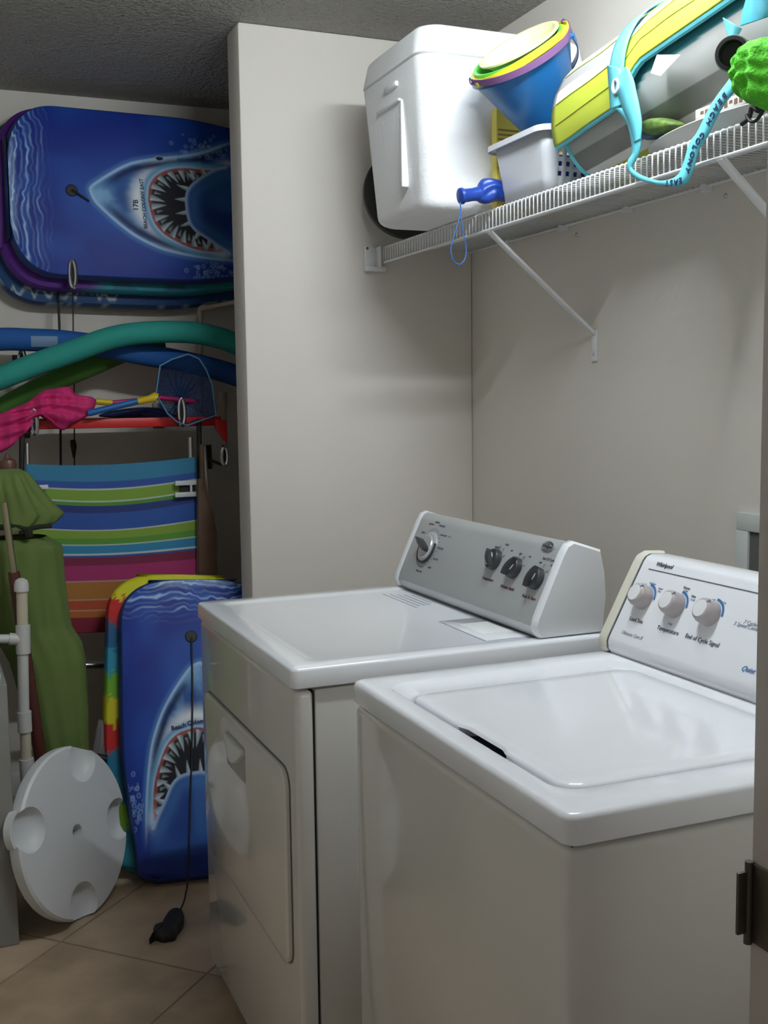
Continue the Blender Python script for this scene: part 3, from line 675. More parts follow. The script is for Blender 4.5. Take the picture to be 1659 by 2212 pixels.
for dth in (15.5, 31, 56):
    sv = np.linspace(0, 1, nv); pa = mat_pts((edge(sv)-dth)[None], sv[None], .0215)[0]; mb.tube([pa[j] for j in range(nv)], .0013, 5)
mb.build('seam', mat('seam_olive', (.36, .42, .04), .7), t)
# strap bands around the roll
def band(s0, s1, a0, a1, name='strap_band', add=.016):
    u_ = np.linspace(a0, a1, 60)[:, None]*np.ones((1, 4)); s_ = np.ones((60, 1))*np.linspace(s0, s1, 4)[None]
    o = grid(name, mat_pts(u_, s_, add), None, M_teal, t); solid(o, .002, 0); return o
band(.195, .240, 60, 186, add=.0275); band(.735, .80, 60, 174, add=.0275)
vp = -.335
ribbon('strap_end', [((1312, 140), (1340, 148)), ((1316, 190), (1350, 178)), ((1319, 237), (1345, 225))], 0, [vp, vp, vp], M_teal, t)
ribbon('strap_tab', [((1350, 146), (1356, 146)), ((1336, 168), (1368, 172)), ((1332, 192), (1374, 198)), ((1344, 230), (1382, 235)), ((1362, 275), (1386, 268)), ((1370, 308), (1384, 300))], 0, [vp-.004]*6, M_teal, t)
c = P(1330, 186, 0, vp-.005); mb = MB(); mb.tube([c+np.array([0, .009*math.cos(a), .012*math.sin(a)]) for a in np.linspace(0, 2*math.pi, 20, endpoint=False)], .0032, 8, True); mb.build('snap_ring', M_plast, t)
sp = [((1330, 235), (1350, 232)), ((1352, 262), (1370, 258)), ((1362, 295), (1384, 292)), ((1366, 330), (1382, 325)), ((1357, 348), (1374, 345)), ((1357, 368), (1366, 364)), ((1375, 386), (1390, 380)), ((1408, 396), (1422, 390)), ((1440, 402), (1445, 388)), ((1476, 400), (1462, 380)), ((1494, 376), (1474, 362)), ((1511, 322), (1490, 310)), ((1530, 292), (1507, 285)), ((1560, 232), (1538, 224)), ((1597, 183), (1580, 165)), ((1598, 150), (1584, 145))]
ribbon('carry_strap', sp, 0, [vp-.002+.0*i for i in range(len(sp))], M_teal, t)
M_ink = mat('marker_ink', (.02, .03, .10), .6)
def hand(s_, px, py, px2, py2, size, v=vp-.005):
    # written towards (px2,py2)
    a = P(px, py, 0, v); b_ = P(px2, py2, 0, v); r_ = b_-a; r_ /= np.linalg.norm(r_); nn = np.array([-1., 0, 0]); up = np.cross(nn, r_)
    text(s_, size, a, r_, up, M_ink, t, 'handwriting', .0006, .0003)
mid = smooth_path([(P(a[0], a[1], 0, vp-.0045)+P(b_[0], b_[1], 0, vp-.0045))/2 for a, b_ in sp[:5:-1]], 12); mid = np.array(mid)
ml = np.concatenate([[0], np.cumsum(np.linalg.norm(np.diff(mid, axis=0), axis=1))])
for k, ch in enumerate('BEACH COLONY EAST'):
    if ch == ' ': continue
    d0 = .052+k*.0128; a = np.array([np.interp(d0, ml, mid[:, q]) for q in range(3)]); b_ = np.array([np.interp(d0+.006, ml, mid[:, q]) for q in range(3)])
    r_ = b_-a; r_ /= np.linalg.norm(r_); text(ch, .0155, a, r_, np.cross([-1., 0, 0], r_), M_ink, t, 'handwriting', .0006, .0003)
# second strap bow at top right
ribbon('strap_bow', [((1562, 38), (1602, 62)), ((1571, 70), (1590, 84)), ((1578, 90), (1588, 92))], 0, [vp-.004]*3, M_teal, t)
ribbon('strap_bow', [((1612, 0), (1659, -10)), ((1604, 30), (1662, 22)), ((1600, 56), (1660, 36))], 0, [vp-.006]*3, mat('teal_bow', (.03, .25, .33), .7), t)
MB().add([P(1419, 118, 0, -.331), P(1470, 118, 0, -.331), P(1427, 164, 0, -.333), P(1405, 158, 0, -.333)], [(0, 1, 2, 3)]).build('care_tag', mat('tag_white', (.62, .64, .6), .6), t)

# white tray with things under the mat
tz = ST
t = empty('serving_tray', (-.2, 1.02, ST), 'white oval plastic tray under the right end of the rolled mat', 'tray')
Lp = []
for sx, zz in ((.80, 0), (.86, .004), (.98, .022), (1.0, .024), (.985, .026), (.965, .024), (.84, .007), (.0, .006)):
    Lp.append([(-.19+.128*sx*math.cos(a), 1.0+.275*sx*math.sin(a), tz+zz) for a in np.linspace(0, 2*math.pi, 56, endpoint=False)])
MB().loops(Lp, True, False).build('tray', mat('tray_white', (.62, .60, .57), .45), t, smooth=40)
t = tag(puff('toy_fish', [(1391, 268), (1412, 256), (1440, 255), (1470, 263), (1474, 274), (1450, 284), (1420, 292), (1402, 290)], 0, -.285, .022, mat('toy_green', (.10, .17, .03), .6, mottle=(60, .5)), wob=.05), 'small dark green toy with yellow belly between the mat and white tray', 'toy')
t = tag(puff('toy_boat', [(1386, 292), (1420, 280), (1470, 272), (1440, 290), (1400, 303)], 0, -.275, .016, mat('toy_blue', (.03, .12, .20), .6), wob=.05), 'small dark blue toy below the green toy on the white tray', 'toy')
t = empty('board_game', (-.2, .93, tz+.027), 'flat white printed game box with brown lettering on the tray', 'box')
MB().box((-.305, .80, tz+.0275), (-.15, 1.03, tz+.048)).build('box', mat('box_white', (.60, .58, .54), .6), t, bevel=.001)
mb = MB()
for k in range(16):
    yy = .82+k*.0125; mb.box((-.3056, yy, tz+.033+.004*((k*7) % 3 == 0)), (-.3051, yy+.008, tz+.042))
mb.build('printed_marks', mat('brown_marks', (.16, .08, .05), .6), t)

# grey tube with black open end
c = P(1581, 115, 0, -.405); d = np.array([-.80, -.60, -.12]); d /= np.linalg.norm(d); xa = np.cross([0, 0, 1], d); xa /= np.linalg.norm(xa); ya = np.cross(d, xa)
t = empty('foam_tube', c, 'grey tube with a round black end, lying in front of the rolled mat', 'tube')
MB().lathe([(.0275, -.085), (.0275, -.004), (.0265, 0), (.022, .0), (.021, -.03), (.001, -.03)], c, xa, ya, d, 32, True, False).build('tube', mat('tube_grey', (.16, .15, .15), .5), t, smooth=40)
MB().lathe([(.0255, -.006), (.025, .0015), (.020, .002), (.018, -.012), (.001, -.012)], c, xa, ya, d, 32, False, False).build('black_end', M_black, t, smooth=40)
# green fuzzy toy
t = empty('plush_toy', P(1650, 225, 0, -.36), 'bright green fuzzy plush toy with black strap at the right edge', 'toy')
gp_ = puff('body', [(1612, 130), (1625, 100), (1652, 84), (1690, 78), (1712, 110), (1712, 190), (1700, 240), (1672, 246), (1650, 236), (1624, 222), (1612, 200), (1606, 168)], 0, -.37, .05, mat('plush_green', (.07, .42, .012), .9, bump=(220, .8, .006)), t, wob=.14, seed=9, freq=7)
MB().tube(smooth_path([P(x, y, 0, -.36) for x, y in ((1652, 228), (1640, 240), (1625, 232), (1618, 255), (1602, 268))], 5), .004, 7).tube(smooth_path([P(x, y, 0, -.365) for x, y in ((1650, 236), (1636, 258), (1622, 262), (1612, 248))], 5), .003, 7).build('black_strap', M_black, t)

# ------------------------------------------------------------------ bodyboards
def sdpoly(X_, Y_, pts):
    pts = np.array(pts, float); d = np.full(X_.shape, 1e9); ins = np.zeros(X_.shape, bool)
    for i in range(len(pts)):
        a = pts[i-1]; b_ = pts[i]; ex, ey = b_-a; wx = X_-a[0]; wy = Y_-a[1]
        t_ = np.clip((wx*ex+wy*ey)/(ex*ex+ey*ey+1e-9), 0, 1); d = np.minimum(d, (wx-ex*t_)**2+(wy-ey*t_)**2)
        c1 = (a[1] <= Y_) & (b_[1] > Y_); c2 = (a[1] > Y_) & (b_[1] <= Y_)
        cr = ex*wy-ey*wx
        ins ^= (c1 & (cr > 0)) | (c2 & (cr < 0))
    return np.where(ins, -1, 1)*np.sqrt(d)
def mixc(base, col, a): return base*(1-a[..., None])+np.array(col)*a[..., None]
def sst(x, a, b_): t_ = np.clip((x-a)/(b_-a), 0, 1); return t_*t_*(3-2*t_)
def sp2(pts, n=6): return [tuple(p[:2]) for p in smooth_path([(x, y, 0) for x, y in pts], n)]
def shark_art(X_, Y_):
    sh = X_.shape; n1 = noise2(sh, (5, 6), 1); n2 = noise2(sh, (30, 24), 2); n3 = noise2(sh, (90, 60), 3)
    c = np.ones(sh+(3,))*np.array([.006, .028, .26])
    c = mixc(c, (.010, .065, .38), .8*sst(n1, .4, .9))
    # light shafts
    ray_ = np.sin((Y_-715)/(60+.12*X_)+1.4)*.5+.5; c = mixc(c, (.03, .14, .55), .45*ray_*sst(X_, 300, 500)*(1-sst(X_, 900, 1300)))
    # surface ripples at the nose end
    ph_ = X_+20*np.sin(Y_/118+.5)+9*np.sin(Y_/47+X_/70)+26*n2+10*n1
    rip = (.5+.5*np.sin(ph_/5.6))**3*(.35+.65*noise2(sh, (14, 10), 21)); rip2 = (.5+.5*np.sin((ph_+14*np.sin(Y_/77))/13.5))**2
    fade = 1-sst(X_, 120, 360); c = mixc(c, (.02, .13, .55), .65*fade*rip2); c = mixc(c, (.55, .72, .92), np.clip(rip*1.25*fade*(.25+.75*rip2)+.35*(1-sst(X_, 70, 130)), 0, 1))
    tail = sst(X_, 1560, 1800); c = mixc(c, (.008, .016, .10), .7*tail)
    head = sp2([(582, 715), (592, 672), (700, 590), (850, 500), (1000, 455), (1100, 435), (1250, 408), (1400, 366), (1580, 290), (1750, 260)])
    head += sp2([(1750, 1150), (1500, 1140), (1350, 1130), (1200, 1112), (1050, 1080), (900, 1015), (800, 950), (700, 868), (615, 785), (582, 715)])
    d = sdpoly(X_, Y_, head); fd = 1-sst(X_, 1400, 1700)
    ins = sst(-d, -3, 4)*fd
    hc = np.ones(sh+(3,))*np.array([.02, .12, .40]); hc = mixc(hc, (.22, .45, .76), sst(n2+.3*n3, .5, .95)*.6); hc = mixc(hc, (.008, .035, .18), sst(n1, .45, .9)*.5)
    snout = np.exp(-(((X_-660)/90)**2+((Y_-740)/90)**2)); hc = mixc(hc, (.26, .52, .80), .8*snout)
    dk = np.exp(-(((X_-810)/60)**2+((Y_-740)/130)**2)); hc = mixc(hc, (.010, .06, .26), .85*dk)
    cr = np.sqrt(((X_-1290)/1.0)**2+((Y_-745)*1.18)**2)       # ring around the mouth
    hc = mixc(hc, (.85, .90, .93), np.exp(-((cr-378)/50)**2)*np.clip(1.1-np.abs(Y_-745)/430, 0, 1)*(X_ < 1200))
    dkl = np.exp(-((d+52)/26)**2)*sst(X_, 640, 800); hc = mixc(hc, (.003, .012, .08), .95*dkl)
    edge_ = np.exp(-((d+11)/12)**2); hc = mixc(hc, (.42, .62, .86), edge_)
    c = c*(1-ins[..., None])+hc*ins[..., None]
    c = mixc(c, (.10, .28, .62), np.exp(-((d-8)/14)**2)*.5*fd)
    # lips
    lip = sp2([(985, 745), (1000, 640), (1060, 565), (1150, 522), (1270, 505), (1400, 508), (1490, 505)])+sp2([(1510, 1075), (1430, 1075), (1300, 1062), (1180, 1020), (1080, 965), (1015, 880), (985, 745)])
    dl = sdpoly(X_, Y_, lip); c = mixc(c, (.13, .36, .62), np.exp(-((dl-26)/20)**2)*.9); c = mixc(c, (.55, .70, .85), np.exp(-((dl-10)/9)**2)*.6)
    c = mixc(c, (.30, .06, .05), sst(-dl, -3, 3)); gum = sst(-dl, 40+18*n2.max(), 22); c = mixc(c, (.006, .006, .012), sst(-dl, 14, 34))
    c = mixc(c, (.42, .12, .08), np.exp(-((dl+10)/9)**2)*sst(n3, .4, .8)*.9)
    # teeth of the outer row, pointing to the throat
    cen = np.array([1290, 760])
    lp = np.array(lip); sel = []
    L_ = np.concatenate([[0], np.cumsum(np.linalg.norm(np.diff(lp, axis=0), axis=1))])
    def tooth(base, dirv, ln, w, bright=1.):
        nonlocal c
        dirv = np.array(dirv)/np.linalg.norm(dirv); q = np.array([-dirv[1], dirv[0]])
        tri = [base+q*w, base+dirv*ln*.55+q*w*.45, base+dirv*ln, base+dirv*ln*.55-q*w*.5, base-q*w]
        bx = (np.abs(X_-base[0]) < ln+40) & (np.abs(Y_-base[1]) < ln+40)
        if not bx.any(): return
        dd = sdpoly(X_, Y_, tri); a = sst(-dd, -3, 3); shade_ = .55+.45*np.clip(((X_-base[0])*q[0]+(Y_-base[1])*q[1])/w, -1, 1)
        c = c*(1-a[..., None])+np.stack([.62*shade_*bright, .75*shade_*bright, .84*shade_*bright], -1)*a[..., None]
    rr_ = np.random.default_rng(4)
    for dd_ in np.arange(25, L_[-1]-10, 88):
        p = np.array([np.interp(dd_, L_, lp[:, 0]), np.interp(dd_, L_, lp[:, 1])]); v = cen-p
        if p[0] > 1490: continue
        v = v/np.linalg.norm(v); ln = 104*(1-.45*max(0, (p[0]-1050)/450)); tooth(p+v*14, v+np.array([0, rr_.uniform(-.15, .15)]), ln, 24)
    for dd_ in np.arange(69, L_[-1]-10, 88):
        p = np.array([np.interp(dd_, L_, lp[:, 0]), np.interp(dd_, L_, lp[:, 1])]); v = cen-p
        if p[0] > 1460: continue
        v = v/np.linalg.norm(v); tooth(p+v*40, v, 50, 13, .5)
    # lower jaw
    jaw = sp2([(1240, 730), (1258, 655), (1320, 585), (1400, 530), (1480, 485), (1600, 455), (1760, 430)])+sp2([(1760, 1110), (1600, 1110), (1500, 1062), (1400, 1000), (1300, 938), (1254, 860), (1240, 730)])
    jp = [(1250, 650, -1, -.35), (1300, 580, -.8, -.75), (1236, 725, -1, 0), (1240, 815, -1, .12), (1262, 885, -1, .35), (1320, 955, -.7, .8), (1400, 1005, -.5, 1), (1375, 540, -.5, -1)]
    for x, y, vx, vy in jp: tooth(np.array([x+14, y], float), (vx, vy), 82, 18)
    dj = sdpoly(X_, Y_, jaw); aj = sst(-dj, -3, 5); jc = np.ones(sh+(3,))*np.array([.014, .05, .25]); jc = mixc(jc, (.04, .15, .42), .6*sst(n1, .3, .8))
    jc = mixc(jc, (.42, .58, .80), np.exp(-((dj+8)/14)**2)*.9*(X_ < 1560)); jc = mixc(jc, (.06, .2, .5), np.exp(-((dj+60)/50)**2)*.5)
    jf = aj*(1-sst(X_, 1560, 1760)); c = c*(1-jf[..., None])+jc*jf[..., None]
    for (x, y, sx, sy, al) in ((1500, 1090, 60, 28, .8), (1560, 445, 50, 22, .6)): c = mixc(c, (.5, .62, .78), al*np.exp(-(((X_-x)/sx)**2+((Y_-y)/sy)**2)))
    # eye
    de = ((X_-1074)/26)**2+((Y_-452)/13)**2; c = mixc(c, (.006, .006, .012), (de < 1).astype(float)); c = mixc(c, (.4, .55, .75), np.exp(-((de-1.6)/.5)**2)*.7)
    # bubbles
    for k in range(110):
        x = rr_.normal(1400, 90); y = rr_.normal(1215, 40) if k % 2 else rr_.normal(345, 40); r_ = rr_.uniform(4, 13)
        dd = ((X_-x)**2+(Y_-y)**2)/r_**2; c = mixc(c, (.30, .50, .80), np.exp(-((dd-1)/.6)**2)*.45)
    return c
def board_half(u, Lb, hw, nose=.5):
    # half width along the board: blunt rounded nose, gently tapering tail
    s = np.clip(u/(hw*.62), 0, 1); a = (1-(1-s)**2.6)**(1/2.1)
    tl = 1-.16*sst(u, Lb*.55, Lb)-.25*sst(u, Lb*.965, Lb)**2
    return np.maximum(.30*hw*(u < 1e-6)+hw*(.30+.70*a)*tl, .01)
def bodyboard(name, label, org, u, v, Lb, hw, th, art, railcol, nu=80, nv=50, uscale=1., group=None):
    org, u, v = [np.array(q, float) for q in (org, u, v)]; u /= np.linalg.norm(u); v = v-(v@u)*u; v /= np.linalg.norm(v); n = -np.cross(u, v)
    t = empty(name, org+u*Lb, label, 'bodyboard', group)
    uu = Lb*(np.linspace(0, 1, nu)**1.15); vv = np.linspace(-1, 1, nv)
    U_ = uu[:, None]*np.ones((1, nv)); V_ = np.ones((nu, 1))*vv[None]; HWd = board_half(U_, Lb, hw)
    bow = .010*(1-np.abs(V_)**4)
    PT = org+u*U_[..., None]+v*(V_*HWd)[..., None]+n*(th/2+bow)[..., None]
    c = art(U_*uscale, V_*HWd/hw)
    grid('deck', PT, c, M_attr_s, t)
    ub = Lb*(np.linspace(0, 1, 70)**1.3); hb = board_half(ub, Lb, hw)
    out = [(a, -h) for a, h in zip(ub, hb)]+[(a, h) for a, h in zip(ub[::-1], hb[::-1])]
    out = np.array(out); cc = np.array([Lb/2, 0])
    rings = []
    for zz, gr in ((th/2, 0), (th/2-.003, .004), (0, .010), (-th/2+.003, .012), (-th/2, .006)):
        dirs = out-cc; dn = dirs/np.linalg.norm(dirs, axis=1)[:, None]; q = out+dn*gr
        rings.append(org+q[:, :1]*u+q[:, 1:]*v+zz*n)
    R_ = np.stack(rings, 1)
    g = grid('rail', R_, railcol(out[:, 0:1]*np.ones((1, 5)), out[:, 1:2]*np.ones((1, 5)), R_), M_attr, t, closed_u=True)
    mb = MB(); mb.add([tuple(p) for p in R_[:, -1]], [tuple(range(len(out)))]); mb.build('bottom_skin', mat('board_slick_dark', (.02, .03, .10), .5), t)
    return t, (lambda a, b_, z=0: org+u*a+v*b_+n*(th/2+.0105+z)), (u, v, n)
def solid_rail(c): return lambda U_, V_, R_: np.ones(U_.shape+(3,))*np.array(c)
SCL = 2070
art_up = lambda U_, V_: shark_art(U_*SCL+65, V_*560+715)
nose = P(18, 408, 1, 3.23)
tl = np.array([0, .10, 1.]); tl /= np.linalg.norm(tl)
ud = np.array([1, 0, -.012])
t, bpnt, (bu, bv, bn) = bodyboard('bodyboard', 'blue shark-print bodyboard hung sideways, front one of the top stack', nose, ud, -tl, .98, .274, .045, art_up, solid_rail((.012, .04, .20)), 400, 230)
text('17B', .024, bpnt(.402, .035, .001), -bv, -bu, M_ink, t, 'handwriting', .0006, .0004)
text('BEACH COLONY EAST', .0165, bpnt(.428, .028, .001), -bv+bu*-.06, -bu, M_ink, t, 'handwriting', .0006, .0003)
pl = MB().lathe([(.020, 0), (.018, .003), (.008, .004), (.001, .003)], bpnt(.195, .0, 0), bu, bv, bn, 24).build('leash_plug', M_black, t)
MB().tube([bpnt(.195, 0, .003), bpnt(.205, .006, .008), bpnt(.25, .033, .002)], .0035, 7).build('leash_stub', M_black, t)
# purple rimmed board behind
def rail_pt(U_, V_, R_):
    c = np.ones(U_.shape+(3,))*np.array([.085, .012, .22])
    return mixc(c, (.01, .22, .28), sst(U_, .22, .34)*(V_ > 0))
def art_plain(col, seed, col2, s=(12, 8)):
    def f(U_, V_):
        n_ = noise2(U_.shape, s, seed); c = np.ones(U_.shape+(3,))*np.array(col); return mixc(c, col2, sst(n_, .45, .8))
    return f
def art_purple(U_, V_):
    c = np.ones(U_.shape+(3,))*np.array([.085, .012, .22]); c = mixc(c, (.02, .24, .30), sst(U_, .27, .36)*(V_ > 0))
    return mixc(c, (.02, .03, .12), (noise2(U_.shape, (16, 10), 8) > .72)*.5)
tl2 = np.array([0, .06, 1.]); nose2 = P(-6, 424, 1, 3.292)
bodyboard('bodyboard', 'purple and teal edged bodyboard behind the shark one on the wall', nose2, (1, 0, -.012), -tl2, .99, .293, .042, art_purple, rail_pt, 60, 40)
def art_squig(U_, V_):
    n_ = noise2(U_.shape, (9, 9), 11); c = np.ones(U_.shape+(3,))*np.array([.012, .055, .17])
    q = np.sin(U_*70+6*np.sin(U_*38)+V_*3); e_ = np.exp(-(np.abs(np.abs(V_)-.90-.05*np.sin(U_*55+2*np.sin(U_*90)))/.022)**2)
    return mixc(c, (.42, .50, .52), e_*(U_ < .42)*(V_ > 0)*.9)
def rail_sq(U_, V_, R_):
    c = np.ones(U_.shape+(3,))*np.array([.010, .05, .15]); return mixc(c, (.30, .4, .45), (np.sin(U_*130+3*np.sin(U_*47)) > .75)*(V_ > 0)*.7)
nose3 = P(-30, 450, 1, 3.35)
bodyboard('bodyboard', 'dark blue bodyboard with white squiggles, rearmost of the top stack', nose3, (1, 0, -.008), -np.array([0, .03, 1.]), 1.02, .305, .040, art_squig, rail_sq, 200, 120)
# upright boards beside the dryer
ztop = .838; ytop = 2.78; ybot = 2.455; bot = np.array([-.905, ybot, .012])
topc = P(417, 1258, 1, ytop); dn_ = bot-topc; Lb = np.linalg.norm(dn_)
art_dn = lambda U_, V_: shark_art(U_*SCL*.98+65, V_*560+715)
t, bpnt2, (cu_, cv_, cn_) = bodyboard('bodyboard', 'blue shark-print bodyboard standing on the floor against the dryer', topc, dn_, (-1, .06, 0), Lb, .222, .05, art_dn, solid_rail((.012, .045, .20)), 400, 220)
def to_board(px, py, z=.001):
    p = PP(px, py, bpnt2(0, 0), cn_); return p+cn_*z
text('Beach', .019, to_board(386, 1570), -cv_*1-cu_*.22, -cu_, M_ink, t, 'handwriting', .0006, .0004)
text('Colony', .019, to_board(424, 1560), -cv_*1-cu_*.12, -cu_, M_ink, t, 'handwriting', .0006, .0004)
MB().lathe([(.019, 0), (.017, .003), (.008, .004), (.001, .003)], to_board(413, 1375, 0), cu_, cv_, cn_, 24).build('leash_plug', M_black, t)
# leash from it
pc = [to_board(413, 1378, .006), to_board(415, 1480, .008), to_board(414, 1600, .006), to_board(410, 1750, .006), to_board(404, 1900, .010)]
zf = .008
lsh = empty('board_leash', P(385, 1985, 2, 0), 'black bodyboard leash with wrist cuff lying on the tiles', 'leash')
pc += [P(402, 1925, 2, .012), P(398, 1945, 2, zf), P(390, 1965, 2, zf), P(386, 1976, 2, zf)]
MB().tube(smooth_path(pc, 8), .0026, 7).build('cord', M_black, lsh)
q = []
cuff = [(388, 1972), (396, 1984), (396, 2000), (384, 2018), (378, 2029), (366, 2032), (352, 2034), (336, 2030), (323, 2038), (333, 2026), (332, 2014), (346, 2014), (356, 1996), (370, 1977)]
pts = [P(x, y, 2, .004) for x, y in cuff]; pts = smooth_path(pts, 4, True); cc = np.mean(pts, 0)
mb = MB(); mb.loops([[(p[0], p[1], .0005) for p in pts], [tuple(cc+(np.array(p)-cc)*1.02)[:2]+(.016,) for p in pts], [tuple(cc+(np.array(p)-cc)*.85)[:2]+(.026,) for p in pts], [tuple(cc+(np.array(p)-cc)*.4)[:2]+(.030,) for p in pts]])
mb.build('wrist_cuff', M_black, lsh, smooth=60)
def tie(U_, V_, R_):
    z = R_[..., 2]; x = R_[..., 0]; pal = [(.70, .68, .02), (.55, .02, .02), (.02, .12, .28), (.03, .30, .45), (.16, .42, .03), (.62, .55, .02), (.55, .02, .02), (.02, .20, .34), (.03, .28, .36), (.18, .36, .03), (.03, .25, .33), (.02, .15, .28)]
    k = ((U_+.010*np.sin(V_*220+U_*60)+.006*np.sin(U_*410)+.007*np.sin(V_*520))*13); k = np.clip(k, 0, len(pal)-1.01); return np.array(pal)[k.astype(int)]
topr = P(390, 1250, 1, ytop+.07); botr = np.array([-.955, ybot+.075, .012]); dr = botr-topr
t, _, _ = bodyboard('bodyboard', 'tie-dye rainbow bodyboard mostly hidden behind the standing shark board', topr+np.array([0, 0, .004]), dr, (-1, .06, 0), np.linalg.norm(dr), .222, .045, lambda U_, V_: tie(U_, V_*.2, np.zeros(U_.shape+(3,))), tie, 160, 60)

# ------------------------------------------------------------------ hooks on the far wall
def hook(px, py, h, y, label):
    c = P(px, py, 1, y); t = empty('wall_hook', c, label, 'hook', None)
    pts = [(0, YF-y, -h*.3), (0, .02, -h*.45), (0, 0, -h*.35), (0, -.004, 0), (0, 0, h*.42), (0, .006, h*.5)]
    MB().tube(smooth_path([c+np.array(p) for p in pts], 5), .006, 8).build('arm', M_black, t)
    loop = [c+np.array([  .0095*math.cos(a), -.008, h*.46*math.sin(a)]) for a in np.linspace(0, 2*math.pi, 24, endpoint=False)]
    MB().tube(loop, .0068, 8, True).build('loop', M_chrome, t)
    MB().box((c[0]-.02, YF-.006, c[2]-.06), (c[0]+.02, YF, c[2]+.03)).build('plate', M_dark, t, bevel=.001)
hook(157, 592, .095, 3.185, 'chrome loop hook holding up the top stack of bodyboards')
hook(73, 912, .085, 3.02, 'chrome loop hook under the left end of the red board')
hook(392, 890, .095, 3.02, 'chrome loop hook under the right part of the red board')
hook(48, 782, .085, 3.26, 'dark hook behind the teal noodle at the left')
hook(484, 985, .07, 3.15, 'chrome hook beside the partition, below the red board')

# leash cords hanging from the top boards
for px, y, r, top, label in ((128, 3.318, .0042, 598, 'thicker black leash cord hanging below the top bodyboards'), (158, 3.318, .0024, 632, 'thin black leash cord with toggle hanging below the top hook')):
    t = empty('hanging_leash', P(px, 1010, 1, y), label, 'leash')
    pts = [P(px-(6 if px < 140 else 0), top, 1, y), P(px, 700, 1, y), P(px+2, 830, 1, y), P(px+3, 1030, 1, y)]
    MB().tube(smooth_path(pts, 8), r, 7).build('cord', M_black, t)
    if px > 140: MB().tube([P(157, 950, 1, y), P(159, 963, 1, y), P(160, 990, 1, y)], [.009, .011, .004], 10).build('toggle', M_black, t)

# ------------------------------------------------------------------ pool noodles
def noodle(name, label, pts, y, r, col):
    m_ = mat(name+'_foam', col, .8, bump=(160, .25, .002)); Q = smooth_path([P(a, b_, 1, yy) for (a, b_), yy in zip(pts, y)], 8)
    o = MB().tube(Q, r, 20).build('pool_noodle', m_, None, smooth=50); tag(o, label, 'pool noodle'); return o
yy = 3.09
noodle('teal', 'teal foam pool noodle arching in front of the others', [(-150, 860), (-60, 838), (0, 817), (80, 786), (160, 758), (240, 730), (310, 719), (390, 717), (450, 724), (510, 743), (600, 790)], [yy]*11, .0365, (.02, .30, .25))
nb = noodle('blue', 'blue foam pool noodle with paper sticker behind the teal one', [(-150, 742), (0, 733), (60, 734), (130, 737), (220, 748), (300, 764), (400, 782), (500, 808), (600, 850)], [3.185]*9, .037, (.012, .10, .36))
mb = MB(); L = []
stx0, stx1 = P(65, 740, 1, 3.185)[0], P(122, 740, 1, 3.185)[0]
cs = P(94, 736, 1, 3.185)
for x in np.linspace(stx0, stx1, 5): L.append([(x, 3.185-.0378*math.sin(a), cs[2]+.0378*math.cos(a)) for a in np.linspace(math.radians(70), math.radians(125), 9)]+[(x, 3.185-.0372*math.sin(a), cs[2]+.0372*math.cos(a)) for a in np.linspace(math.radians(125), math.radians(70), 9)])
mb.loops(L); o = mb.build('sticker', mat('sticker_paper', (.17, .28, .45), .6)); 
o.data.transform(Matrix.Translation(-nb.location)); o.parent = nb
noodle('green', 'green foam pool noodle below the teal one', [(-150, 960), (-60, 915), (0, 884), (50, 856), (110, 826), (180, 798), (245, 770), (300, 748), (350, 732)], [3.262]*9, .034, (.05, .17, .02))

# ------------------------------------------------------------------ butterfly nets
def netmat(name, c, a):
    m_ = mat(name, c, .8); nt = m_.node_tree; b_ = nt.nodes['Principled BSDF']; tc = nt.nodes.new('ShaderNodeTexCoord'); vo = nt.nodes.new('ShaderNodeTexVoronoi')
    vo.feature = 'DISTANCE_TO_EDGE'; vo.inputs['Scale'].default_value = 330; nt.links.new(tc.outputs['Object'], vo.inputs['Vector'])
    mr = nt.nodes.new('ShaderNodeMapRange'); mr.inputs['From Min'].default_value = .08; mr.inputs['From Max'].default_value = .2; mr.inputs['To Min'].default_value = 1; mr.inputs['To Max'].default_value = a
    nt.links.new(vo.outputs['Distance'], mr.inputs['Value']); nt.links.new(mr.outputs['Result'], b_.inputs['Alpha']); return m_
M_pnet = netmat('pink_netting', (.72, .03, .20), .75); M_bnet = netmat('blue_netting', (.008, .045, .16), .30)
M_ny = mat('net_yellow', (.72, .50, .01), .4); M_nb = mat('net_blue', (.015, .13, .42), .4); M_np = mat('net_pink', (.50, .015, .13), .45)
t = empty('butterfly_net', P(200, 905, 1, 3.05), 'pink butterfly net crumpled over the red board', 'net')
puff('net_bag', [(-10, 905), (20, 885), (60, 868), (90, 845), (120, 838), (152, 836), (165, 852), (200, 858), (207, 872), (195, 895), (178, 905), (160, 915), (134, 930), (118, 912), (98, 885), (70, 888), (40, 898), (30, 925), (33, 950), (20, 968), (-10, 975)], 1, 3.03, .035, M_pnet, t, wob=.6, seed=6, freq=4, rings=14, n=160)
MB().tube([P(207, 867, 1, 3.06), P(242, 870, 1, 3.06)], .010, 12).build('ferrule', M_ny, t)
MB().tube([P(240, 870, 1, 3.06), P(285, 866, 1, 3.06), P(335, 858, 1, 3.06), P(430, 868, 1, 3.10)], .0075, 12).build('handle', M_np, t)
t = empty('butterfly_net', P(400, 915, 1, 3.05), 'blue hexagonal hoop butterfly net with yellow collar and blue handle', 'net')
hexp = [(337, 852), (346, 790), (372, 776), (407, 765), (430, 775), (446, 800), (458, 830), (467, 897), (430, 910), (404, 919), (382, 911), (362, 893)]
yn = 2.985
MB().tube([P(x, y, 1, yn) for x, y in hexp], .0028, 7, True).build('hoop', mat('hoop_blue', (.10, .26, .42), .35), t)
mb = MB()
HP = [P(x, y, 1, yn) for x, y in hexp]; cc = np.mean(HP, 0)
L = []
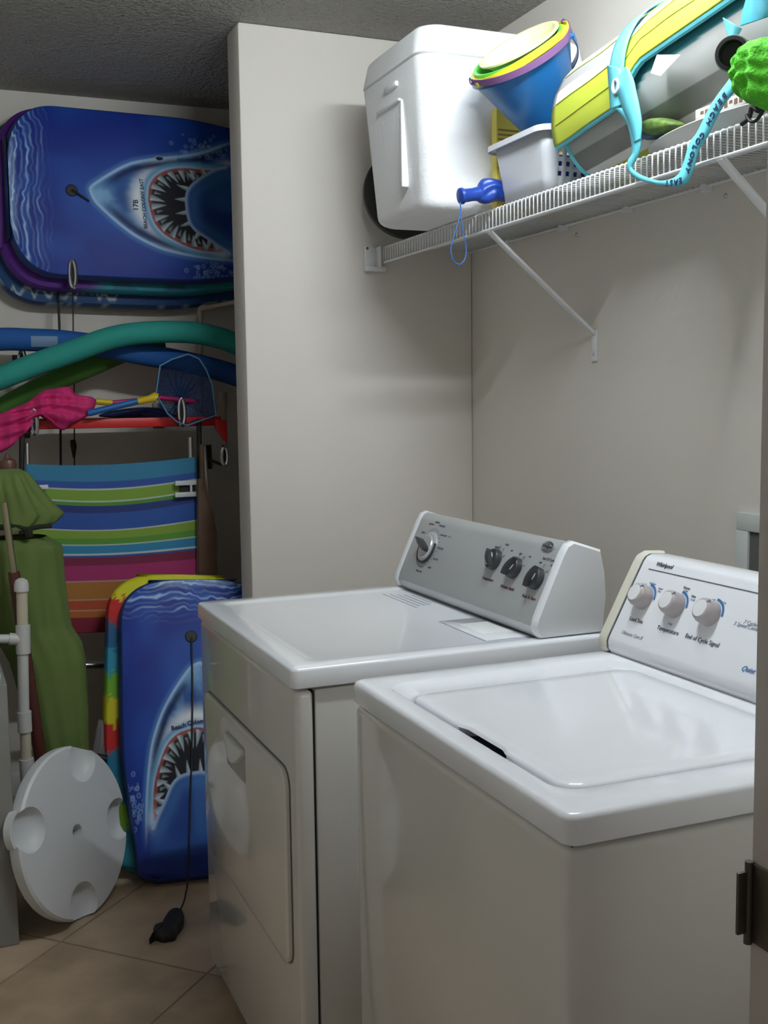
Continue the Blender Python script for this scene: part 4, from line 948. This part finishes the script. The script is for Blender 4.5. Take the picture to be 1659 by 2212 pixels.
for s, dy in ((1, 0), (.93, .03), (.8, .07), (.6, .10), (.3, .115), (.02, .12)): L.append([tuple(cc+(p-cc)*s+np.array([.01*math.sin(i*2.3)*dy*8, dy, -.25*dy])) for i, p in enumerate(smooth_path(HP, 4, True))])
mb.loops(L, False, False); mb.build('net_bag', M_bnet, t, smooth=60)
MB().tube([P(190, 893, 1, 3.0), P(300, 866, 1, 2.99)], .0105, 14).build('handle', M_nb, t)
MB().tube([P(298, 867, 1, 2.99), P(322, 862, 1, 2.985), P(334, 858, 1, 2.985), P(338, 860, 1, 2.985)], [.0115, .0115, .016, .017], 14).build('collar', M_ny, t)
# dark blue folded net under the handles
tag(puff('folded_cloth', [(215, 900), (240, 888), (300, 880), (345, 882), (372, 893), (378, 903), (300, 904)], 1, 3.11, .02, mat('navy_cloth', (.008, .015, .08), .8), wob=.4), 'dark navy cloth bundle lying on the red board behind the net handle', 'cloth')

# red board
A = P(33, 904, 1, 3.045); B = P(478, 904, 1, 3.045)
zt = P(260, 903, 1, 3.045)[2]; zb = P(260, 924, 1, 3.045)[2]
t = empty('plastic_board', ((A[0]+B[0])/2, 3.15, zb), 'flat red plastic board lying across the chrome hooks', 'board')
M_redp = mat('red_plastic', (.62, .012, .012), .4)
MB().box((A[0], 3.045, zb), (B[0], 3.30, zt)).build('panel', M_redp, t, bevel=.004)
q = [P(465, 905, 1, 3.04), P(490, 908, 1, 3.04), P(492, 958, 1, 3.04), P(482, 948, 1, 3.04), P(466, 925, 1, 3.04)]
MB().loops([[tuple(p) for p in q], [tuple(p+np.array([0, .02, 0])) for p in q]]).build('corner_flap', M_redp, t, bevel=.002)

# cream pipe frame
M_pvc = mat('cream_pvc', (.46, .40, .30), .5); M_pvcw = mat('white_pvc', (.62, .62, .60), .35)
t = empty('pipe_rack', P(433, 900, 1, 3.33), 'cream pipe frame against the far wall beside the partition', 'pipe frame')
e_ = P(434, 668, 1, 3.30); f_ = P(520, 650, 1, 3.12)
MB().tube([P(434, 905, 1, 3.34), P(434, 682, 1, 3.31)], .0085, 12).build('post', M_pvc, t)
MB().tube(smooth_path([P(434, 688, 1, 3.31), e_, P(448, 664, 1, 3.28)], 5), .0115, 12).build('elbow', M_pvc, t)
MB().tube([P(446, 665, 1, 3.28), f_], .0085, 12).build('rail', M_pvc, t)
MB().tube([P(481, 850, 1, 3.25), P(486, 1000, 1, 3.25)], .0115, 14).build('post', M_pvc, t)
MB().tube([P(481, 848, 1, 3.25), P(482, 878, 1, 3.25)], .015, 14).build('coupling', M_pvc, t)

# ------------------------------------------------------------------ folded beach chair
t = empty('beach_chair', P(250, 1560, 1, 3.0), 'folded beach chair with rainbow striped sling hanging on the far wall', 'beach chair')
Tt = [(0, .09, (.02, .20, .36)), (.09, .127, (.015, .08, .36)), (.127, .135, (.5, .55, .5)), (.135, .196, (.20, .36, .03)), (.196, .204, (.5, .55, .5)), (.204, .224, (.07, .26, .03)), (.224, .265, (.008, .03, .18)), (.265, .370, (.012, .08, .36)),
      (.370, .378, (.5, .55, .5)), (.378, .428, (.22, .36, .03)), (.428, .466, (.09, .30, .03)), (.466, .474, (.5, .55, .5)), (.474, .525, (.02, .24, .45)), (.525, .536, (.55, .6, .6)), (.536, .552, (.012, .08, .33)), (.552, .60, (.20, .008, .05)),
      (.60, .692, (.40, .02, .14)), (.692, .70, (.45, .3, .25)), (.70, .80, (.42, .17, .025)), (.80, .808, (.5, .3, .2)), (.808, .865, (.50, .07, .02)), (.865, .872, (.5, .3, .2)), (.872, .91, (.48, .13, .02)), (.91, 1.01, (.24, .008, .03))]
nu, nv = 60, 240
ss = np.linspace(0, 1, nu); vv = np.linspace(0, 1, nv); PT = np.zeros((nu, nv, 3)); cols = np.zeros((nu, nv, 3))
for j, v_ in enumerate(vv):
    for i, s in enumerate(ss):
        py = 1003-16*s+13*math.sin(math.pi*s)*(v_ > -1)*(.3+.9*math.exp(-((v_-.25)/.25)**2)) + v_*(366-0*s)
        px = 55+(425-55)*s+ (12*v_)*(1-s)
        yv = 3.00-.05*v_ + .03*math.sin(math.pi*s)
        PT[i, j] = P(px, py, 1, yv)
for a0, a1, c_ in Tt: cols[:, (vv >= a0) & (vv < a1)] = c_
o = grid('sling', PT, cols, M_attr, t); solid(o, .003, 0)
M_alu = mat('aluminium', (.45, .45, .44), .35, .9)
MB().tube([P(58, 958, 1, 3.03), P(64, 1250, 1, 2.99), P(70, 1440, 1, 2.97)], .0085, 12).build('frame_tube', M_alu, t)
MB().tube([P(411, 945, 1, 3.03), P(418, 1250, 1, 2.99), P(424, 1440, 1, 2.97)], .0085, 12).build('frame_tube', M_alu, t)
MB().tube([P(70, 1437, 1, 2.97), P(424, 1437, 1, 2.97)], .0115, 14).build('cross_bar', M_chrome, t)
MB().tube([P(430, 905, 1, 3.02), P(432, 1100, 1, 3.0), P(434, 1480, 1, 2.98)], .0085, 12).build('rear_tube', M_black, t)
MB().tube([P(48, 905, 1, 3.02), P(46, 1100, 1, 3.0), P(50, 1480, 1, 2.98)], .0085, 12).build('rear_tube', M_black, t)
MB().tube([P(441, 962, 1, 2.99), P(449, 1070, 1, 2.99)], .0065, 12).build('arm_tube', M_alu, t)
for yv, px0, px1, py in ((2.975, 378, 424, 1043), (2.975, 378, 424, 1068), (2.975, 78, 104, 1052)):
    a_ = P(px0, py-4, 1, yv); b_ = P(px1, py+4, 1, yv)
    MB().box((a_[0], yv-.006, b_[2]), (b_[0], yv+.006, a_[2])).build('arm_bracket', M_plast, t, bevel=.001)
a_ = P(410, 1043, 1, 2.975); b_ = P(415, 1068, 1, 2.975); MB().box((a_[0], 2.970, b_[2]), (b_[0], 2.98, a_[2])).build('arm_bracket', M_plast, t)
MB().box(tuple(P(388, 1064, 1, 2.99)-np.array([0, .004, 0])), tuple(P(420, 1045, 1, 2.99)+np.array([0, .004, 0]))).build('bracket_slot', M_gap, t)

# brown paddle
t = empty('wooden_paddle', P(455, 1480, 1, 2.93), 'brown wooden paddle hanging beside the partition, right of the striped chair', 'paddle')
M_wood = mat('brown_wood', (.11, .055, .03), .55, mottle=(14, .25))
pd_ = [(428, 1034), (444, 1034), (452, 1080), (462, 1112), (469, 1150), (470, 1300), (466, 1420), (430, 1420)]
a_ = [P(x, y, 1, 2.93) for x, y in pd_]
MB().loops([[tuple(p) for p in a_], [tuple(p+np.array([0, .014, 0])) for p in a_]]).build('blade', M_wood, t, bevel=.003)
MB().tube([P(436, 960, 1, 2.937), P(437, 1060, 1, 2.937)], .008, 12).build('shaft', M_wood, t)

# ------------------------------------------------------------------ green umbrella
M_grn = mat('green_canvas', (.125, .185, .045), .85, bump=(40, .3, .004)); M_grnd = M_grn
t = empty('green_umbrella', P(120, 1660, 1, 2.72), 'closed green patio umbrella leaning at the left', 'umbrella')
sleeve('canopy', [(1160, -20, 100), (1180, -30, 129), (1261, -25, 135), (1358, -10, 149), (1391, 5, 170), (1427, 25, 181), (1538, 55, 190), (1625, 75, 193), (1700, 85, 192)], (2.76, 2.70), .085, M_grn, t, folds=4, amp=.10, nz=60, n=160)
sleeve('cape', [(1012, -10, 38), (1022, -25, 60), (1050, -35, 80), (1085, -45, 108), (1112, -55, 135), (1128, -45, 120), (1140, -30, 100)], (2.74, 2.74), .08, M_grn, t, folds=6, amp=.10, nz=30, n=120, seed=8)
MB().tube(smooth_path([P(x, y, 1, 2.66) for x, y in ((-10, 1140), (30, 1136), (60, 1142), (85, 1138), (112, 1136))], 5), .007, 8).tube([P(58, 1140, 1, 2.655), P(64, 1160, 1, 2.655)], [.016, .010], 8).build('tie_strap', mat('dark_tie', (.015, .022, .008), .9), t)
M_rwood = mat('red_wood', (.10, .028, .022), .4)
MB().lathe([(.008, -.045), (.024, -.03), (.026, -.012), (.022, .0), (.010, .006), (.006, .016), (.001, .022)], P(16, 994, 1, 2.745), (1, 0, 0), (0, 1, 0), (0, 0, 1), 24).build('finial', mat('finial_wood', (.12, .05, .04), .4), t, smooth=40)
# pole in front
t = empty('umbrella_pole', P(95, 1690, 1, 2.63), 'dark red wooden pole with a brassy metal top, leaning before the green umbrella', 'pole')
MB().tube([P(9, 1085, 1, 2.60), P(22, 1180, 1, 2.60), P(31, 1245, 1, 2.60)], .0098, 14).build('metal_tube', mat('brassy_metal', (.42, .38, .25), .3, .9), t)
MB().tube([P(30, 1236, 1, 2.60), P(60, 1450, 1, 2.61), P(88, 1640, 1, 2.62), P(95, 1730, 1, 2.63)], [.0165, .017, .018, .018], 16).build('wood_shaft', M_rwood, t)
# PVC stand
yv = 2.54
t = empty('pipe_stand', P(61, 1850, 1, yv), 'white and cream plastic pipe stand with a side branch, left of the umbrella', 'pipe stand')
def seg(a, b_, r, name, m_): MB().tube([P(a[0], a[1], 1, yv), P(b_[0], b_[1], 1, yv)], r, 18).build(name, m_, t)
M_cpvc = mat('yellowed_pvc', (.60, .54, .42), .4)
seg((47, 1270), (49, 1360), .0150, 'pipe', M_cpvc); seg((49, 1400), (52, 1560), .0150, 'pipe', M_pvcw); seg((54, 1560), (57, 1650), .0150, 'pipe', M_cpvc); seg((58, 1700), (64, 1960), .0150, 'pipe', M_pvcw)
MB().tube([P(46.5, 1277, 1, yv), P(46.2, 1262, 1, yv), P(46, 1254, 1, yv), P(46, 1249, 1, yv)], [.0195, .0195, .0165, .007], 20).build('end_cap', M_pvcw, t)
seg((49.5, 1350), (50.5, 1411), .0195, 'tee_fitting', M_pvcw); seg((52, 1537), (54, 1580), .0195, 'coupling', M_pvcw); seg((57, 1639), (60, 1686), .0200, 'coupling', M_pvcw)
seg((20, 1380), (46, 1381), .0165, 'tee_branch', M_pvcw); seg((-150, 1380), (22, 1380), .0125, 'pipe', M_pvcw)

# grey fabric bundle
t = empty('fabric_roll', P(222, 1665, 1, 2.66), 'grey fabric roll standing behind the white round table', 'fabric roll')
sleeve('cover', [(1555, 212, 224), (1570, 208, 228), (1600, 204, 230), (1630, 198, 228), (1720, 190, 226)], (2.72, 2.66), .03, mat('grey_cloth', (.16, .15, .15), .85), t, folds=5, amp=.08)
MB().tube([P(210, 1636, 1, 2.63), P(230, 1640, 1, 2.63)], .012, 12).build('black_clip', M_black, t)

# cabinet at left
ca = P(41, 2040, 2, 0); yc0 = ca[1]; xc1 = P(26, 1700, 1, yc0)[0]; zc = P(20, 1452, 1, yc0)[2]
t = empty('cabinet', ((XL+xc1)/2, yc0+.2, 0), 'plain grey cabinet side at the left edge below the pipe', 'cabinet')
MB().box((XL+.02, yc0, 0), (xc1, yc0+.26, zc-.03)).build('body', mat('cabinet_grey', (.27, .27, .255), .55), t, bevel=.004)
MB().box((XL+.02, yc0-.004, zc-.029), (xc1-.012, yc0+.26, zc)).build('top_edge', mat('cabinet_cap', (.45, .46, .46), .4), t, bevel=.008, seg=3)

# ------------------------------------------------------------------ white round table top
tt = math.radians(11); ah = math.radians(47.5)
n = np.array([math.sin(ah)*math.cos(tt), -math.cos(ah)*math.cos(tt), math.sin(tt)]); up = np.array([-math.sin(ah)*math.sin(tt), math.cos(ah)*math.sin(tt), math.cos(tt)]); rt = np.cross(up, n)
Rt = .229; tc_ = P(168, 1812, 1, 2.375); th = .042; tc_[2] = Rt*math.cos(tt)+th*math.sin(tt)
t = empty('round_table_top', (tc_[0], tc_[1], 0), 'white round plastic table top with cup recesses, leaning on edge', 'table')
base = MB().lathe([(Rt-.014, -th), (Rt-.002, -th+.006), (Rt, -th+.014), (Rt, -.006), (Rt-.006, 0)], tc_, rt, up, n, 96).build('top', mat('table_plastic', (.70, .72, .74), .45), None, smooth=40)
cuts = []
def cutter(prof, c): 
    o = MB().lathe(prof, c, rt, up, n, 40).build('cut', None, None, smooth=40); cuts.append(o)
for a, r_ in ((65, .190), (158, .190), (260, .190), (350, .190)):
    a = math.radians(a); c = tc_+r_*(rt*math.cos(a)+up*math.sin(a))
    cutter([(.030, -.030), (.044, -.025), (.054, -.014), (.058, .0), (.059, .01)], c)
cutter([(.020, -.06), (.0205, .01)], tc_)
for o in cuts:
    md = base.modifiers.new('b', 'BOOLEAN'); md.object = o; md.operation = 'DIFFERENCE'; md.solver = 'EXACT'
bpy.context.view_layer.update(); dg = bpy.context.evaluated_depsgraph_get(); me = bpy.data.meshes.new_from_object(base.evaluated_get(dg))
for o in cuts+[base]: bpy.data.objects.remove(o)
link('top', me, MATS['table_plastic'], t, 40)
# cup holder lips that bulge past the rim
for a in (158,):
    a = math.radians(a); c = tc_+.188*(rt*math.cos(a)+up*math.sin(a)); mb = MB(); arc_ring(mb, c, rt, up, n, .058, .064, math.degrees(a)-48, math.degrees(a)+48, -.034, -.012, 20)
    mb.build('cup_rim', MATS['table_plastic'], t, smooth=40)

# things of a kind share a group phrase
GR = {'bodyboard': 'bodyboards', 'wall_hook': 'chrome hooks on the far wall', 'pool_noodle': 'foam pool noodles', 'sand_bucket': 'nested sand buckets', 'butterfly_net': 'butterfly nets on the red board', 'hanging_leash': 'leash cords below the top bodyboards'}
for o in COL.objects:
    k = o.name.split('.')[0]
    if o.parent is None and k in GR: o['group'] = GR[k]
